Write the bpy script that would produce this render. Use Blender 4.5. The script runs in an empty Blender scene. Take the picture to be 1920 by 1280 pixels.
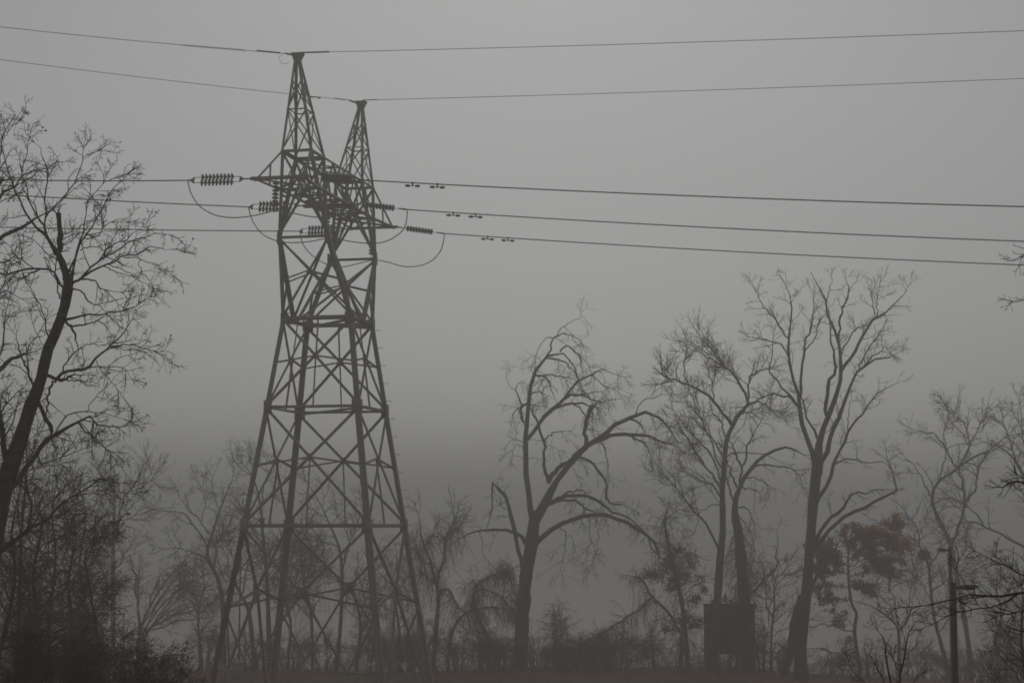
import bpy, math, random
import numpy as np
from mathutils import Vector, Matrix

# ------------------------------------------------------------------ camera, world, sun, exposure
SC = bpy.context.scene
COL = SC.collection
F = 3370.0                      # focal length in photo pixels (1920 wide)
CAMZ = 9.0
TILT = math.atan(344.0 / F)
cam = bpy.data.objects.new('camera', bpy.data.cameras.new('camera'))
COL.objects.link(cam)
cam.location = (0, 0, CAMZ)
cam.rotation_euler = (math.pi / 2 + TILT, 0, 0)
cam.data.sensor_width = 36.0
cam.data.sensor_fit = 'HORIZONTAL'
cam.data.lens = 36.0 * F / 1920.0
cam.data.clip_end = 5000
cam.data.clip_start = 0.1
SC.camera = cam

SUN_EL, SUN_AZ = math.radians(33), math.radians(1.0)     # azimuth measured from +Y towards +X
world = bpy.data.worlds.new('World')
SC.world = world
world.use_nodes = True
wn = world.node_tree
wn.nodes.clear()
w_out = wn.nodes.new('ShaderNodeOutputWorld')
w_bg = wn.nodes.new('ShaderNodeBackground')
w_sky = wn.nodes.new('ShaderNodeTexSky')
w_sky.sky_type = 'NISHITA'
w_sky.sun_disc = False
w_sky.sun_elevation = SUN_EL
w_sky.sun_rotation = SUN_AZ
w_sky.dust_density = 1.0
w_hsv = wn.nodes.new('ShaderNodeHueSaturation')         # an overcast sky has lost nearly all its blue
w_hsv.inputs['Saturation'].default_value = 0.06
wn.links.new(w_sky.outputs[0], w_hsv.inputs['Color'])
wn.links.new(w_hsv.outputs[0], w_bg.inputs['Color'])
wn.links.new(w_bg.outputs[0], w_out.inputs['Surface'])
w_bg.inputs['Strength'].default_value = 0.06

sun_d = bpy.data.lights.new('sun', 'SUN')
sun_d.energy = 0.5
sun_d.angle = math.radians(45)
sun_d.color = (1.0, 0.97, 0.92)
sun = bpy.data.objects.new('sun', sun_d)
COL.objects.link(sun)
sd = Vector((math.sin(SUN_AZ) * math.cos(SUN_EL), math.cos(SUN_AZ) * math.cos(SUN_EL), math.sin(SUN_EL)))
sun.rotation_euler = sd.to_track_quat('Z', 'Y').to_euler()
sun.location = (0, 0, 60)

SC.view_settings.view_transform = 'Standard'
SC.view_settings.look = 'None'
SC.view_settings.gamma = 1.0
SC.view_settings.use_curve_mapping = False
SC.view_settings.exposure = -0.74
SC.cycles.volume_bounces = 2
SC.cycles.max_bounces = 6
SC.cycles.diffuse_bounces = 2
SC.cycles.use_denoising = True
SC.cycles.denoiser = 'OPENIMAGEDENOISE'
SC.cycles.denoising_input_passes = 'RGB_ALBEDO_NORMAL'
SC.cycles.use_adaptive_sampling = False
SC.cycles.pixel_filter_type = 'BLACKMAN_HARRIS'
SC.cycles.filter_width = 1.7

HAZE_DENSITY = 0.0046
HAZE_ANISO = 0.46

# ------------------------------------------------------------------ helpers
CT, ST = math.cos(TILT), math.sin(TILT)


def P(x, y, d):
    """world point seen at photo pixel (x, y) at the depth Y = d"""
    r, u = (x - 960.0) / F, (640.0 - y) / F
    dy, dz = CT - ST * u, ST + CT * u
    k = d / dy
    return np.array((r * k, d, CAMZ + dz * k))


def sm(a, b, t):
    t = np.clip((t - a) / (b - a), 0, 1)
    return t * t * (3 - 2 * t)


def zg(x, y):
    """height of the ground"""
    x = np.asarray(x, float)
    y = np.asarray(y, float)
    z = 7.35 * (1 - sm(2, 56, y))
    spur = sm(-7.0, -12.5, x) * sm(-4, 10, y) * (1 - sm(62, 72, y))
    z = z * (1 - spur) + spur * np.clip(8.4 - 0.086 * y, 0, 5.2)
    edge = 114.5 - 8.0 * sm(13, 19, x) + 2.5 * np.sin(x * 0.11) + 1.2 * np.sin(x * 0.37 + 1)
    z = z - 2.9 * sm(0, 9, y - edge)
    return z


def new_mat(name, base, rough=0.9, metallic=0.0, var=None, scale=6.0, bump=0.0, bscale=30.0, spec=0.3):
    m = bpy.data.materials.new(name)
    m.use_nodes = True
    nt = m.node_tree
    b = nt.nodes['Principled BSDF']
    b.inputs['Roughness'].default_value = rough
    b.inputs['Metallic'].default_value = metallic
    b.inputs['Specular IOR Level'].default_value = spec
    b.inputs['Base Color'].default_value = (*base, 1)
    tc = nt.nodes.new('ShaderNodeTexCoord')
    if var is not None:
        n = nt.nodes.new('ShaderNodeTexNoise')
        n.inputs['Scale'].default_value = scale
        n.inputs['Detail'].default_value = 6
        n.inputs['Roughness'].default_value = 0.65
        r = nt.nodes.new('ShaderNodeValToRGB')
        r.color_ramp.elements[0].position = 0.35
        r.color_ramp.elements[1].position = 0.68
        r.color_ramp.elements[0].color = (*base, 1)
        r.color_ramp.elements[1].color = (*var, 1)
        nt.links.new(tc.outputs['Object'], n.inputs['Vector'])
        nt.links.new(n.outputs['Fac'], r.inputs['Fac'])
        nt.links.new(r.outputs['Color'], b.inputs['Base Color'])
    if bump:
        n2 = nt.nodes.new('ShaderNodeTexNoise')
        n2.inputs['Scale'].default_value = bscale
        n2.inputs['Detail'].default_value = 5
        bp = nt.nodes.new('ShaderNodeBump')
        bp.inputs['Strength'].default_value = bump
        bp.inputs['Distance'].default_value = 0.06
        nt.links.new(tc.outputs['Object'], n2.inputs['Vector'])
        nt.links.new(n2.outputs['Fac'], bp.inputs['Height'])
        nt.links.new(bp.outputs['Normal'], b.inputs['Normal'])
    return m


M = {}
M['steel'] = new_mat('weathered_galvanised_steel', (0.24, 0.25, 0.215), 0.65, 0.0, (0.37, 0.375, 0.325), 1.1, spec=0.3)
M['rust'] = new_mat('rusty_steel', (0.13, 0.052, 0.022), 0.85, 0.0, (0.16, 0.08, 0.042), 2.2)
M['porcelain'] = new_mat('grey_brown_glaze', (0.10, 0.098, 0.088), 0.3, 0.0, (0.14, 0.135, 0.12), 9, spec=0.5)
M['fitting'] = new_mat('dull_fitting_steel', (0.13, 0.13, 0.12), 0.6, 0.0, (0.18, 0.18, 0.165), 20)
M['wire'] = new_mat('weathered_aluminium_wire', (0.24, 0.24, 0.22), 0.6, 0.0, (0.31, 0.31, 0.29), 3)
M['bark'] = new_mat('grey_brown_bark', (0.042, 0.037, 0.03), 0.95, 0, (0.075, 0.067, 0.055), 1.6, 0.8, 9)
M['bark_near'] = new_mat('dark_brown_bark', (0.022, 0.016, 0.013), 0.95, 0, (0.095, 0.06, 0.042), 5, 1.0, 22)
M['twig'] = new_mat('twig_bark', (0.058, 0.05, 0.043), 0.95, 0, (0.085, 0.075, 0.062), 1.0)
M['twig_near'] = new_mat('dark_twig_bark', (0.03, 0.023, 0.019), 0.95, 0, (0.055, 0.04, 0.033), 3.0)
M['brush'] = new_mat('reddish_brush_stems', (0.085, 0.04, 0.026), 0.95, 0, (0.055, 0.04, 0.032), 0.6)
M['oak_leaf'] = new_mat('russet_oak_leaf', (0.5, 0.20, 0.03), 0.8, 0, (0.36, 0.13, 0.022), 1.1)
M['dark_leaf'] = new_mat('dark_maroon_leaf', (0.09, 0.03, 0.024), 0.8, 0, (0.055, 0.024, 0.02), 1.3)
M['dry_leaf'] = new_mat('dry_brown_leaf', (0.15, 0.07, 0.035), 0.85, 0, (0.085, 0.045, 0.03), 3)
M['litter'] = new_mat('fallen_leaf', (0.45, 0.18, 0.045), 0.9, 0, (0.26, 0.10, 0.03), 1.5)
M['ground'] = new_mat('leaf_strewn_grass', (0.26, 0.105, 0.03), 1.0, 0, (0.14, 0.065, 0.022), 0.9, 0.6, 12)
M['asphalt'] = new_mat('old_asphalt', (0.04, 0.038, 0.036), 0.9, 0, (0.055, 0.05, 0.046), 1.2, 0.3, 40)
M['boards'] = new_mat('blackened_boards', (0.022, 0.019, 0.016), 0.95, 0, (0.04, 0.033, 0.027), 2.0, 0.4, 20)
M['pole'] = new_mat('dark_bronze_paint', (0.018, 0.017, 0.016), 0.6, 0, (0.028, 0.026, 0.024), 4)
M['cabinet'] = new_mat('pale_grey_cabinet_paint', (0.30, 0.29, 0.26), 0.6, 0, (0.23, 0.215, 0.185), 3)
M['marker'] = new_mat('white_marker_plastic', (0.5, 0.49, 0.45), 0.6, 0, (0.4, 0.39, 0.35), 6)
M['lens'] = new_mat('cloudy_lamp_lens', (0.3, 0.3, 0.28), 0.3, 0, (0.2, 0.2, 0.19), 8)


for k in ('oak_leaf', 'dark_leaf', 'dry_leaf'):           # thin blades let light through
    nt = M[k].node_tree
    pb = nt.nodes['Principled BSDF']
    tr = nt.nodes.new('ShaderNodeBsdfTranslucent')
    mx = nt.nodes.new('ShaderNodeMixShader')
    mx.inputs[0].default_value = 0.55
    src = pb.inputs['Base Color'].links[0].from_socket
    nt.links.new(src, tr.inputs['Color'])
    nt.links.new(pb.outputs[0], mx.inputs[1])
    nt.links.new(tr.outputs[0], mx.inputs[2])
    nt.links.new(mx.outputs[0], nt.nodes['Material Output'].inputs['Surface'])


def mesh_np(name, verts, quads, mat, smooth=False, tris=None):
    me = bpy.data.meshes.new(name)
    verts = np.asarray(verts, np.float32).reshape(-1, 3)
    me.vertices.add(len(verts))
    me.vertices.foreach_set('co', verts.ravel())
    idx, tot = [], []
    if quads is not None and len(quads):
        quads = np.asarray(quads, np.int32)
        idx.append(quads.ravel())
        tot.append(np.full(len(quads), 4, np.int32))
    if tris is not None and len(tris):
        tris = np.asarray(tris, np.int32)
        idx.append(tris.ravel())
        tot.append(np.full(len(tris), 3, np.int32))
    idx = np.concatenate(idx)
    tot = np.concatenate(tot)
    me.loops.add(len(idx))
    me.loops.foreach_set('vertex_index', idx)
    me.polygons.add(len(tot))
    st = np.concatenate(([0], np.cumsum(tot)[:-1])).astype(np.int32)
    me.polygons.foreach_set('loop_start', st)
    me.polygons.foreach_set('loop_total', tot)
    if smooth:
        me.polygons.foreach_set('use_smooth', np.ones(len(tot), bool))
    me.update(calc_edges=True)
    if mat is not None:
        me.materials.append(mat)
    return me


def link(name, me, parent=None):
    o = bpy.data.objects.new(name, me)
    COL.objects.link(o)
    if parent is not None:
        o.parent = parent
    return o


def thing(name, label, cat, loc, group=None):
    o = bpy.data.objects.new(name, None)
    COL.objects.link(o)
    o.location = tuple(float(v) for v in loc)
    o.empty_display_size = 0.3
    tag(o, label, cat, group)
    return o


def tag(o, label, cat, group=None):
    o['label'] = label
    o['category'] = cat
    if group:
        o['group'] = group
    return o


def tubes(polys, rads, sides):
    """polys (n,k,3), rads (n,k) -> verts, quads (+ cap quads/tris ignored: ends taper)"""
    polys = np.asarray(polys, float)
    rads = np.asarray(rads, float)
    n, k, _ = polys.shape
    T = np.gradient(polys, axis=1) if k > 2 else np.repeat(polys[:, 1:] - polys[:, :1], 2, axis=1)
    T /= np.linalg.norm(T, axis=2, keepdims=True) + 1e-9
    avg = np.abs(T.mean(axis=1))
    ref = np.eye(3)[np.argmin(avg, axis=1)][:, None, :]
    A = np.cross(T, np.broadcast_to(ref, T.shape))
    A /= np.linalg.norm(A, axis=2, keepdims=True) + 1e-9
    B = np.cross(T, A)
    ang = np.arange(sides) * 2 * np.pi / sides
    c, s = np.cos(ang), np.sin(ang)
    V = polys[:, :, None, :] + rads[:, :, None, None] * (A[:, :, None, :] * c[None, None, :, None] + B[:, :, None, :] * s[None, None, :, None])
    base = (np.arange(n) * k * sides)[:, None, None] + (np.arange(k - 1) * sides)[None, :, None]
    j = np.arange(sides)[None, None, :]
    j2 = (j + 1) % sides
    Q = np.stack(np.broadcast_arrays(base + j, base + j2, base + sides + j2, base + sides + j), axis=-1)
    return V.reshape(-1, 3), Q.reshape(-1, 4)


def resample(pts, k):
    """Catmull-Rom through pts (m,c), k samples evenly spread"""
    pts = np.asarray(pts, float)
    if len(pts) == 2:
        t = np.linspace(0, 1, k)[:, None]
        return pts[0] * (1 - t) + pts[1] * t
    e = np.vstack((2 * pts[0] - pts[1], pts, 2 * pts[-1] - pts[-2]))
    seg = np.linalg.norm(np.diff(pts[:, :3], axis=0), axis=1) + 1e-6
    cum = np.concatenate(([0], np.cumsum(seg)))
    s = np.linspace(0, cum[-1], k)
    i = np.clip(np.searchsorted(cum, s, side='right') - 1, 0, len(seg) - 1)
    t = ((s - cum[i]) / seg[i])[:, None]
    p0, p1, p2, p3 = e[i], e[i + 1], e[i + 2], e[i + 3]
    return 0.5 * (2 * p1 + (p2 - p0) * t + (2 * p0 - 5 * p1 + 4 * p2 - p3) * t * t + (3 * p1 - p0 - 3 * p2 + p3) * t ** 3)


def closed_tube(pts, rad, sides):
    """one tube with end caps; pts (k,3), rad scalar or (k,)"""
    pts = np.asarray(pts, float)
    rad = np.broadcast_to(np.asarray(rad, float), (len(pts),))
    V, Q = tubes(pts[None], rad[None], sides)
    n = len(V)
    V = np.vstack((V, pts[0], pts[-1]))
    tr = []
    for j in range(sides):
        j2 = (j + 1) % sides
        tr.append((n, j2, j))
        tr.append((n + 1, n - sides + j, n - sides + j2))
    return V, Q, tr


def tube_obj(name, pts, rad, sides, mat, parent=None, smooth=True, origin=None):
    V, Q, tr = closed_tube(pts, rad, sides)
    if origin is not None:
        V = V - np.asarray(origin)
    return link(name, mesh_np(name, V, Q, mat, smooth, tr), parent)


BOXQ = np.array([(0, 1, 3, 2), (4, 6, 7, 5), (0, 4, 5, 1), (2, 3, 7, 6), (0, 2, 6, 4), (1, 5, 7, 3)])


def box_v(x0, x1, y0, y1, z0, z1):
    return np.array([(x, y, z) for x in (x0, x1) for y in (y0, y1) for z in (z0, z1)], float)


def box_obj(name, b, mat, parent=None, bevel=0.0):
    me = mesh_np(name, box_v(*b), BOXQ, mat)
    o = link(name, me, parent)
    if bevel:
        mod = o.modifiers.new('bevel', 'BEVEL')
        mod.width = bevel
        mod.segments = 2
    return o


def lathe(prof, sides):
    """profile [(r, z)] -> verts, quads"""
    prof = np.asarray(prof, float)
    a = np.arange(sides) * 2 * np.pi / sides
    V = np.stack((prof[:, 0, None] * np.cos(a), prof[:, 0, None] * np.sin(a), np.broadcast_to(prof[:, 1, None], (len(prof), sides))), -1)
    k = len(prof)
    b = (np.arange(k - 1) * sides)[:, None]
    j = np.arange(sides)[None]
    j2 = (j + 1) % sides
    Q = np.stack(np.broadcast_arrays(b + j, b + j2, b + sides + j2, b + sides + j), -1).reshape(-1, 4)
    return V.reshape(-1, 3), Q


# ------------------------------------------------------------------ ground, path, water, haze
xs = np.unique(np.concatenate((np.linspace(-900, -60, 22), np.linspace(-60, 60, 91), np.linspace(60, 900, 22))))
ys = np.unique(np.concatenate((np.linspace(-150, 0, 11), np.linspace(0, 130, 101), np.linspace(130, 1680, 60))))
GX, GY = np.meshgrid(xs, ys, indexing='ij')
rg = np.random.default_rng(5)
GZ = zg(GX, GY)
flat = (GY > 96) & (GY < 109)
GZ = GZ + np.where(flat, 0, rg.normal(0, 0.035, GZ.shape))
GZ = np.where(flat & (GZ > -0.05), 0, GZ)
nx, ny = len(xs), len(ys)
ii, jj = np.meshgrid(np.arange(nx - 1), np.arange(ny - 1), indexing='ij')
q = np.stack((ii * ny + jj, (ii + 1) * ny + jj, (ii + 1) * ny + jj + 1, ii * ny + jj + 1), -1).reshape(-1, 4)
ground = link('ground', mesh_np('ground', np.stack((GX, GY, GZ), -1), q, M['ground'], True))
ground['kind'] = 'structure'

px = np.linspace(-70, 13.5, 84)
pv = [(x, y + 0.12 * math.sin(x * 0.7 + y), 0.006) for x in px for y in (99.5, 106.6)]
pq = [(2 * i, 2 * i + 2, 2 * i + 3, 2 * i + 1) for i in range(len(px) - 1)]
path = link('path', mesh_np('path', pv, pq, M['asphalt']))
path['kind'] = 'structure'

wm = bpy.data.materials.new('river_water')
wm.use_nodes = True
nt = wm.node_tree
b = nt.nodes['Principled BSDF']
b.inputs['Base Color'].default_value = (0.02, 0.022, 0.02, 1)
b.inputs['Specular IOR Level'].default_value = 0.22
b.inputs['Roughness'].default_value = 0.2
tcn = nt.nodes.new('ShaderNodeTexCoord')
mp = nt.nodes.new('ShaderNodeMapping')
mp.inputs['Scale'].default_value = (0.25, 1.1, 1)
nn = nt.nodes.new('ShaderNodeTexNoise')
nn.inputs['Scale'].default_value = 0.9
nn.inputs['Detail'].default_value = 5
bp = nt.nodes.new('ShaderNodeBump')
bp.inputs['Strength'].default_value = 0.5
bp.inputs['Distance'].default_value = 0.25
nt.links.new(tcn.outputs['Object'], mp.inputs['Vector'])
nt.links.new(mp.outputs[0], nn.inputs['Vector'])
nt.links.new(nn.outputs['Fac'], bp.inputs['Height'])
nt.links.new(bp.outputs['Normal'], b.inputs['Normal'])
water = link('river_water', mesh_np('river_water', [(-900, 104, -1.75), (900, 104, -1.75), (900, 1680, -1.75), (-900, 1680, -1.75)], [(0, 1, 2, 3)], wm))
water['kind'] = 'structure'

hm = bpy.data.materials.new('fog')
hm.use_nodes = True
hn = hm.node_tree
hn.nodes.clear()
ho = hn.nodes.new('ShaderNodeOutputMaterial')
hv = hn.nodes.new('ShaderNodeVolumePrincipled')
hv.inputs['Color'].default_value = (0.85, 0.853, 0.838, 1)
hv.inputs['Density'].default_value = HAZE_DENSITY
hv.inputs['Anisotropy'].default_value = HAZE_ANISO
hn.links.new(hv.outputs[0], ho.inputs['Volume'])
haze = box_obj('haze', (-910, 910, -160, 1690, -4.2, 31.5), hm)
haze['kind'] = 'stuff'

# ------------------------------------------------------------------ steel lattice tower
TX, TY, TPH = -8.22, 80.0, 0.221
tc_, ts_ = math.cos(TPH), math.sin(TPH)
UV = np.array((tc_, -ts_, 0.0))
VV = np.array((ts_, tc_, 0.0))
TC = np.array((TX, TY, 0.0))


def W(u, v, z):
    """tower coordinates (z above the camera's eye level) -> world"""
    return TC + UV * u + VV * v + np.array((0, 0, CAMZ + z))


tower = thing('lattice_tower', 'tall grey steel lattice power pylon with two pointed peaks standing in the fog', 'pylon', TC)
t_ = 0.13
LP = [(0, 0), (1, 0), (1, t_), (t_, t_), (t_, 1), (0, 1)]
lv = [(x, y, 0) for x, y in LP] + [(x, y, 1) for x, y in LP]
lq = [(i, (i + 1) % 6, 6 + (i + 1) % 6, 6 + i) for i in range(6)] + [(3, 2, 1, 0), (5, 4, 3, 0), (6, 7, 8, 9), (6, 9, 10, 11)]
angle_me = mesh_np('angle_bar', lv, lq, M['steel'])
angle_rust = mesh_np('angle_bar_rusty', lv, lq, M['rust'])
rt = random.Random(3)


def bar(name, a, b, w, xd, yd, me=None, ext=0.0):
    """steel angle from a to b; flanges of width w point along xd and yd from the corner line"""
    a, b = Vector(a), Vector(b)
    z = b - a
    L = z.length
    z.normalize()
    if ext:
        a = a - z * ext
        L += 2 * ext
    x = Vector(xd) - z * z.dot(Vector(xd))
    x.normalize()
    y = z.cross(x)
    flip = y.dot(Vector(yd)) < 0
    if flip:                                   # swap the flanges to keep a right-handed frame
        y = Vector(yd) - z * z.dot(Vector(yd))
        y.normalize()
        x2 = y.cross(z)
        if x2.dot(Vector(xd)) > 0:
            x, y = x2, y
        else:
            x, y = y, x
            y = z.cross(x)
    m = Matrix.Identity(4)
    for r in range(3):
        m[r][0], m[r][1], m[r][2], m[r][3] = x[r] * w, y[r] * w, z[r] * L, a[r]
    o = bpy.data.objects.new(name, me or angle_me)
    COL.objects.link(o)
    o.parent = tower
    o.matrix_local = Matrix.Translation(-Vector(TC)) @ m
    return o


def leg(name, a, b, w, su, sv, me=None):
    """a corner member: flanges turned inwards"""
    return bar(name, a, b, w, tuple(-su * UV), tuple(-sv * VV), me)


def brace(name, a, b, w, n, off=None):
    """a member lying in a face whose outward normal is n, set off the face by a few mm"""
    n = np.asarray(n, float)
    off = rt.uniform(0.004, 0.03) if off is None else off
    d = np.asarray(b, float) - np.asarray(a, float)
    s = np.cross(n, d)
    s /= np.linalg.norm(s)
    sh = -s * w * 0.5 - n * off
    return bar(name, a + sh, b + sh, w, tuple(s), tuple(-n))


def plate(name, c, n, up, w, h, t=0.03, parent=tower):
    n = Vector(n).normalized()
    up = Vector(up)
    up = (up - n * up.dot(n)).normalized()
    r = up.cross(n)
    V = []
    for sx in (-1, 1):
        for sy in (-1, 1):
            for sz in (-1, 1):
                V.append(Vector(c) + r * (sx * w / 2) + n * (sy * t / 2) + up * (sz * h / 2) - Vector(TC))
    me = mesh_np(name, [tuple(v) for v in V], BOXQ, M['steel'])
    return link(name, me, parent)


CORN = {'L': (-1, -1), 'N': (1, -1), 'B': (-1, 1), 'R': (1, 1)}
FACES = [('L', 'N', -VV), ('N', 'R', UV), ('R', 'B', VV), ('B', 'L', -UV)]
LV = [(-9.15, 4.20), (-0.02, 2.886), (5.134, 2.163), (9.073, 1.633)]


def corner(c, z):
    for (z0, w0), (z1, w1) in zip(LV[:-1], LV[1:]):
        if z <= z1 + 1e-6:
            w = w0 + (w1 - w0) * (z - z0) / (z1 - z0)
            return W(CORN[c][0] * w, CORN[c][1] * w, z)


for c, (su, sv) in CORN.items():
    for i in range(3):
        me = angle_rust if (c == 'L' and i == 0) else None
        o = leg('leg', corner(c, LV[i][0]), corner(c, LV[i + 1][0]), (0.26, 0.235, 0.21)[i], su, sv, me)
        if me:
            o['label'] = 'rust-brown lower leg at the left'
    for i in (1, 2, 3):                       # splice and gusset plates where the rings meet the legs
        p = corner(c, LV[i][0])
        for n, t in ((UV * su, VV * sv), (VV * sv, UV * su)):
            plate('gusset_plate', p + n * 0.022 - t * 0.16 + np.array((0, 0, -0.02)), n, (0, 0, 1), 0.36, 0.62 if i < 3 else 0.5, 0.03)

for (a, b2, n) in FACES:
    # rings
    for i, w in ((1, 0.16), (2, 0.12), (3, 0.18)):
        pa, pb = corner(a, LV[i][0]), corner(b2, LV[i][0])
        brace('ring_beam', pa, pb, w, n, 0.05)
    # panels with a single X, a slanting redundant from the crossing to each leg, thin hangers
    for i in (1, 2):
        z0, z1 = LV[i][0], LV[i + 1][0]
        A0, A1, B0, B1 = corner(a, z0), corner(a, z1), corner(b2, z0), corner(b2, z1)
        wtop, wbot = np.linalg.norm(A1 - B1), np.linalg.norm(A0 - B0)
        s = wbot / (wbot + wtop)
        X = A0 + (B1 - A0) * s
        brace('cross_brace', A0, B1, 0.105, n, 0.02)
        brace('cross_brace', B0, A1, 0.105, n, 0.07)
        zm = (z0 + z1) / 2
        brace('slant_brace', X, corner(a, zm), 0.075, n, 0.12)
        brace('slant_brace', X, corner(b2, zm), 0.075, n, 0.14)
        brace('hanger', X, (A0 + B0) / 2 + (X - (A0 + B0) / 2) * 0.02, 0.07, n, 0.16)
        if i == 2:
            brace('hanger', X, (A1 + B1) / 2, 0.06, n, 0.17)
        plate('gusset_plate', X - np.asarray(n) * 0.05, n, (0, 0, 1), 0.2, 0.3, 0.02)
    # bottom panel: X running to the feet, plate at the crossing, redundants
    A0, A1, B0, B1 = corner(a, LV[0][0]), corner(a, LV[1][0]), corner(b2, LV[0][0]), corner(b2, LV[1][0])
    wtop, wbot = np.linalg.norm(A1 - B1), np.linalg.norm(A0 - B0)
    s = wbot / (wbot + wtop)
    zx = LV[0][0] + (LV[1][0] - LV[0][0]) * 0.69
    mid = (A1 + B1) / 2 * 0.69 + (A0 + B0) / 2 * 0.31
    side = (n is FACES[1][2]) or (n is FACES[3][2])
    brace('cross_brace', A1, mid, 0.11, n, 0.02)
    brace('cross_brace', B1, mid, 0.11, n, 0.03)
    brace('cross_brace', mid, A0, 0.11, n, 0.04)
    brace('cross_brace', mid, B0, 0.11, n, 0.055)
    plate('gusset_plate', mid + np.asarray(n) * 0.03, n, (0, 0, 1), 0.42 if not side else 0.3, 0.5, 0.03)
    zl = -3.5
    for c in (a, b2):
        brace('slant_brace', mid, corner(c, zl), 0.095, n, 0.09)
        foot = A0 if c == a else B0
        q1 = mid + (foot - mid) * 0.52
        zq = (q1[2] - CAMZ)
        brace('slant_brace', q1, corner(c, zl - 0.15), 0.08, n, 0.12)
        brace('slant_brace', q1, corner(c, zq), 0.08, n, 0.10)
# plan bracing inside the rings
for i, w in ((2, 0.1), (3, 0.13)):
    brace('plan_brace', corner('B', LV[i][0]), corner('N', LV[i][0]), w, (0, 0, 1), 0.05)
    if i == 3:
        brace('plan_brace', corner('L', LV[i][0]), corner('R', LV[i][0]), w, (0, 0, 1), 0.12)

# the two Y arms, knees, peaks
KU, KV, KZ = 1.151, 3.523, 12.363
BU, BO, BI, BZ = 0.698, 4.52, 2.72, 15.931
AV, AZ = 4.521, 20.10
TU, TV_, TZ = 1.104, 6.558, 14.298
for sv in (-1, 1):
    nearc = {-1: ('L', 'N'), 1: ('B', 'R')}[sv]
    K, R0, MID, SO, SI = {}, {}, {}, {}, {}
    for su, c in zip((-1, 1), nearc):
        K[su] = W(su * KU, sv * KV, KZ)
        R0[su] = corner(c, LV[3][0])
        MID[su] = W(su * 1.633, sv * 0.10, LV[3][0])
        SO[su] = W(su * BU, sv * BO, BZ)
        SI[su] = W(su * BU, sv * BI, BZ)
        leg('arm_leg', R0[su], K[su], 0.175, su, sv)
        leg('arm_leg', MID[su], K[su] - VV * sv * 0.05, 0.165, su, -sv)
        leg('arm_leg', K[su], SO[su], 0.145, su, sv)
        leg('arm_leg', K[su] - np.array((0, 0, 0.25)) + VV * sv * 0.06, SI[su], 0.145, su, -sv)
        plate('gusset_plate', K[su] + UV * su * 0.012 - VV * sv * 0.12, UV * su, (0, 0, 1), 0.34, 0.6, 0.02)
        n = UV * su
        # side lacing of the arm below and above the knee
        q1, q2 = R0[su] * 0.52 + K[su] * 0.48, MID[su] * 0.52 + K[su] * 0.48
        brace('lacing', q1, q2, 0.08, n)
        brace('lacing', q2, R0[su] * 0.97 + K[su] * 0.03, 0.08, n)
        q3, q4 = K[su] * 0.5 + SO[su] * 0.5, K[su] * 0.5 + SI[su] * 0.5
        brace('lacing', q3, q4, 0.07, n)
        brace('lacing', q3, SI[su], 0.07, n)
        brace('peak_base_beam', SO[su], SI[su], 0.1, n, 0.03)
    for (lo, hi, n, nm) in ((R0, K, VV * sv, 'arm_brace'), (MID, K, -VV * sv, 'arm_brace')):
        brace(nm, lo[-1], hi[1], 0.085, n, 0.02)
        brace(nm, lo[1], hi[-1], 0.085, n, 0.05)
        q = 0.47
        ml, mr = lo[-1] * (1 - q) + hi[-1] * q, lo[1] * (1 - q) + hi[1] * q
        wl, wh = np.linalg.norm(lo[-1] - lo[1]), np.linalg.norm(hi[-1] - hi[1])
        X = lo[-1] + (hi[1] - lo[-1]) * wl / (wl + wh)
        brace('slant_brace', X, ml, 0.07, n)
        brace('slant_brace', X, mr, 0.07, n)
    brace('knee_beam', K[-1], K[1], 0.105, VV * sv, 0.04)
    for S, n in ((SO, VV * sv), (SI, -VV * sv)):
        brace('peak_base_beam', S[-1], S[1], 0.11, n, 0.03)
        brace('arm_brace', K[-1], S[1], 0.09, n, 0.02)
        brace('arm_brace', K[1], S[-1], 0.09, n, 0.05)
    # peak: four legs meeting under a cap
    at = {(su, o): W(su * 0.13, sv * (AV + (0.11 if o else -0.11)), AZ - 0.25) for su in (-1, 1) for o in (0, 1)}
    pb = {(su, o): (SO if o else SI)[su] for su in (-1, 1) for o in (0, 1)}
    for k_, a0 in pb.items():
        leg('peak_leg', a0, at[k_], 0.105, k_[0], sv * (1 if k_[1] else -1))
    loop4 = [(-1, 1), (1, 1), (1, 0), (-1, 0)]
    nrm = [VV * sv, UV, -VV * sv, -UV]
    fr = (0.0, 0.46, 0.8)
    for e in range(4):
        k1, k2 = loop4[e], loop4[(e + 1) % 4]
        for f0, f1 in zip(fr[:-1], fr[1:]):
            p = lambda kk, f: pb[kk] * (1 - f) + at[kk] * f
            brace('peak_brace', p(k1, f0), p(k2, f1), 0.05, nrm[e], 0.015)
            brace('peak_brace', p(k2, f0), p(k1, f1), 0.05, nrm[e], 0.035)
            if f1 < 0.7:
                brace('peak_brace', p(k1, f1), p(k2, f1), 0.055, nrm[e], 0.05)
    # cap: flared box
    cap = []
    for z, hw in ((AZ - 0.30, 0.14), (AZ - 0.18, 0.17), (AZ, 0.25), (AZ + 0.05, 0.26)):
        for su2, sv2 in ((-1, -1), (1, -1), (1, 1), (-1, 1)):
            cap.append(W(su2 * hw, sv * AV + sv2 * hw * 0.75, z) - TC)
    cq = [(4 * i + j, 4 * i + (j + 1) % 4, 4 * i + 4 + (j + 1) % 4, 4 * i + 4 + j) for i in range(3) for j in range(4)] + [(3, 2, 1, 0), (12, 13, 14, 15)]
    link('peak_cap', mesh_np('peak_cap', cap, cq, M['steel']), tower)
    # cantilever end of the crossarm
    T = {su: W(su * TU, sv * TV_, TZ) for su in (-1, 1)}
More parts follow.
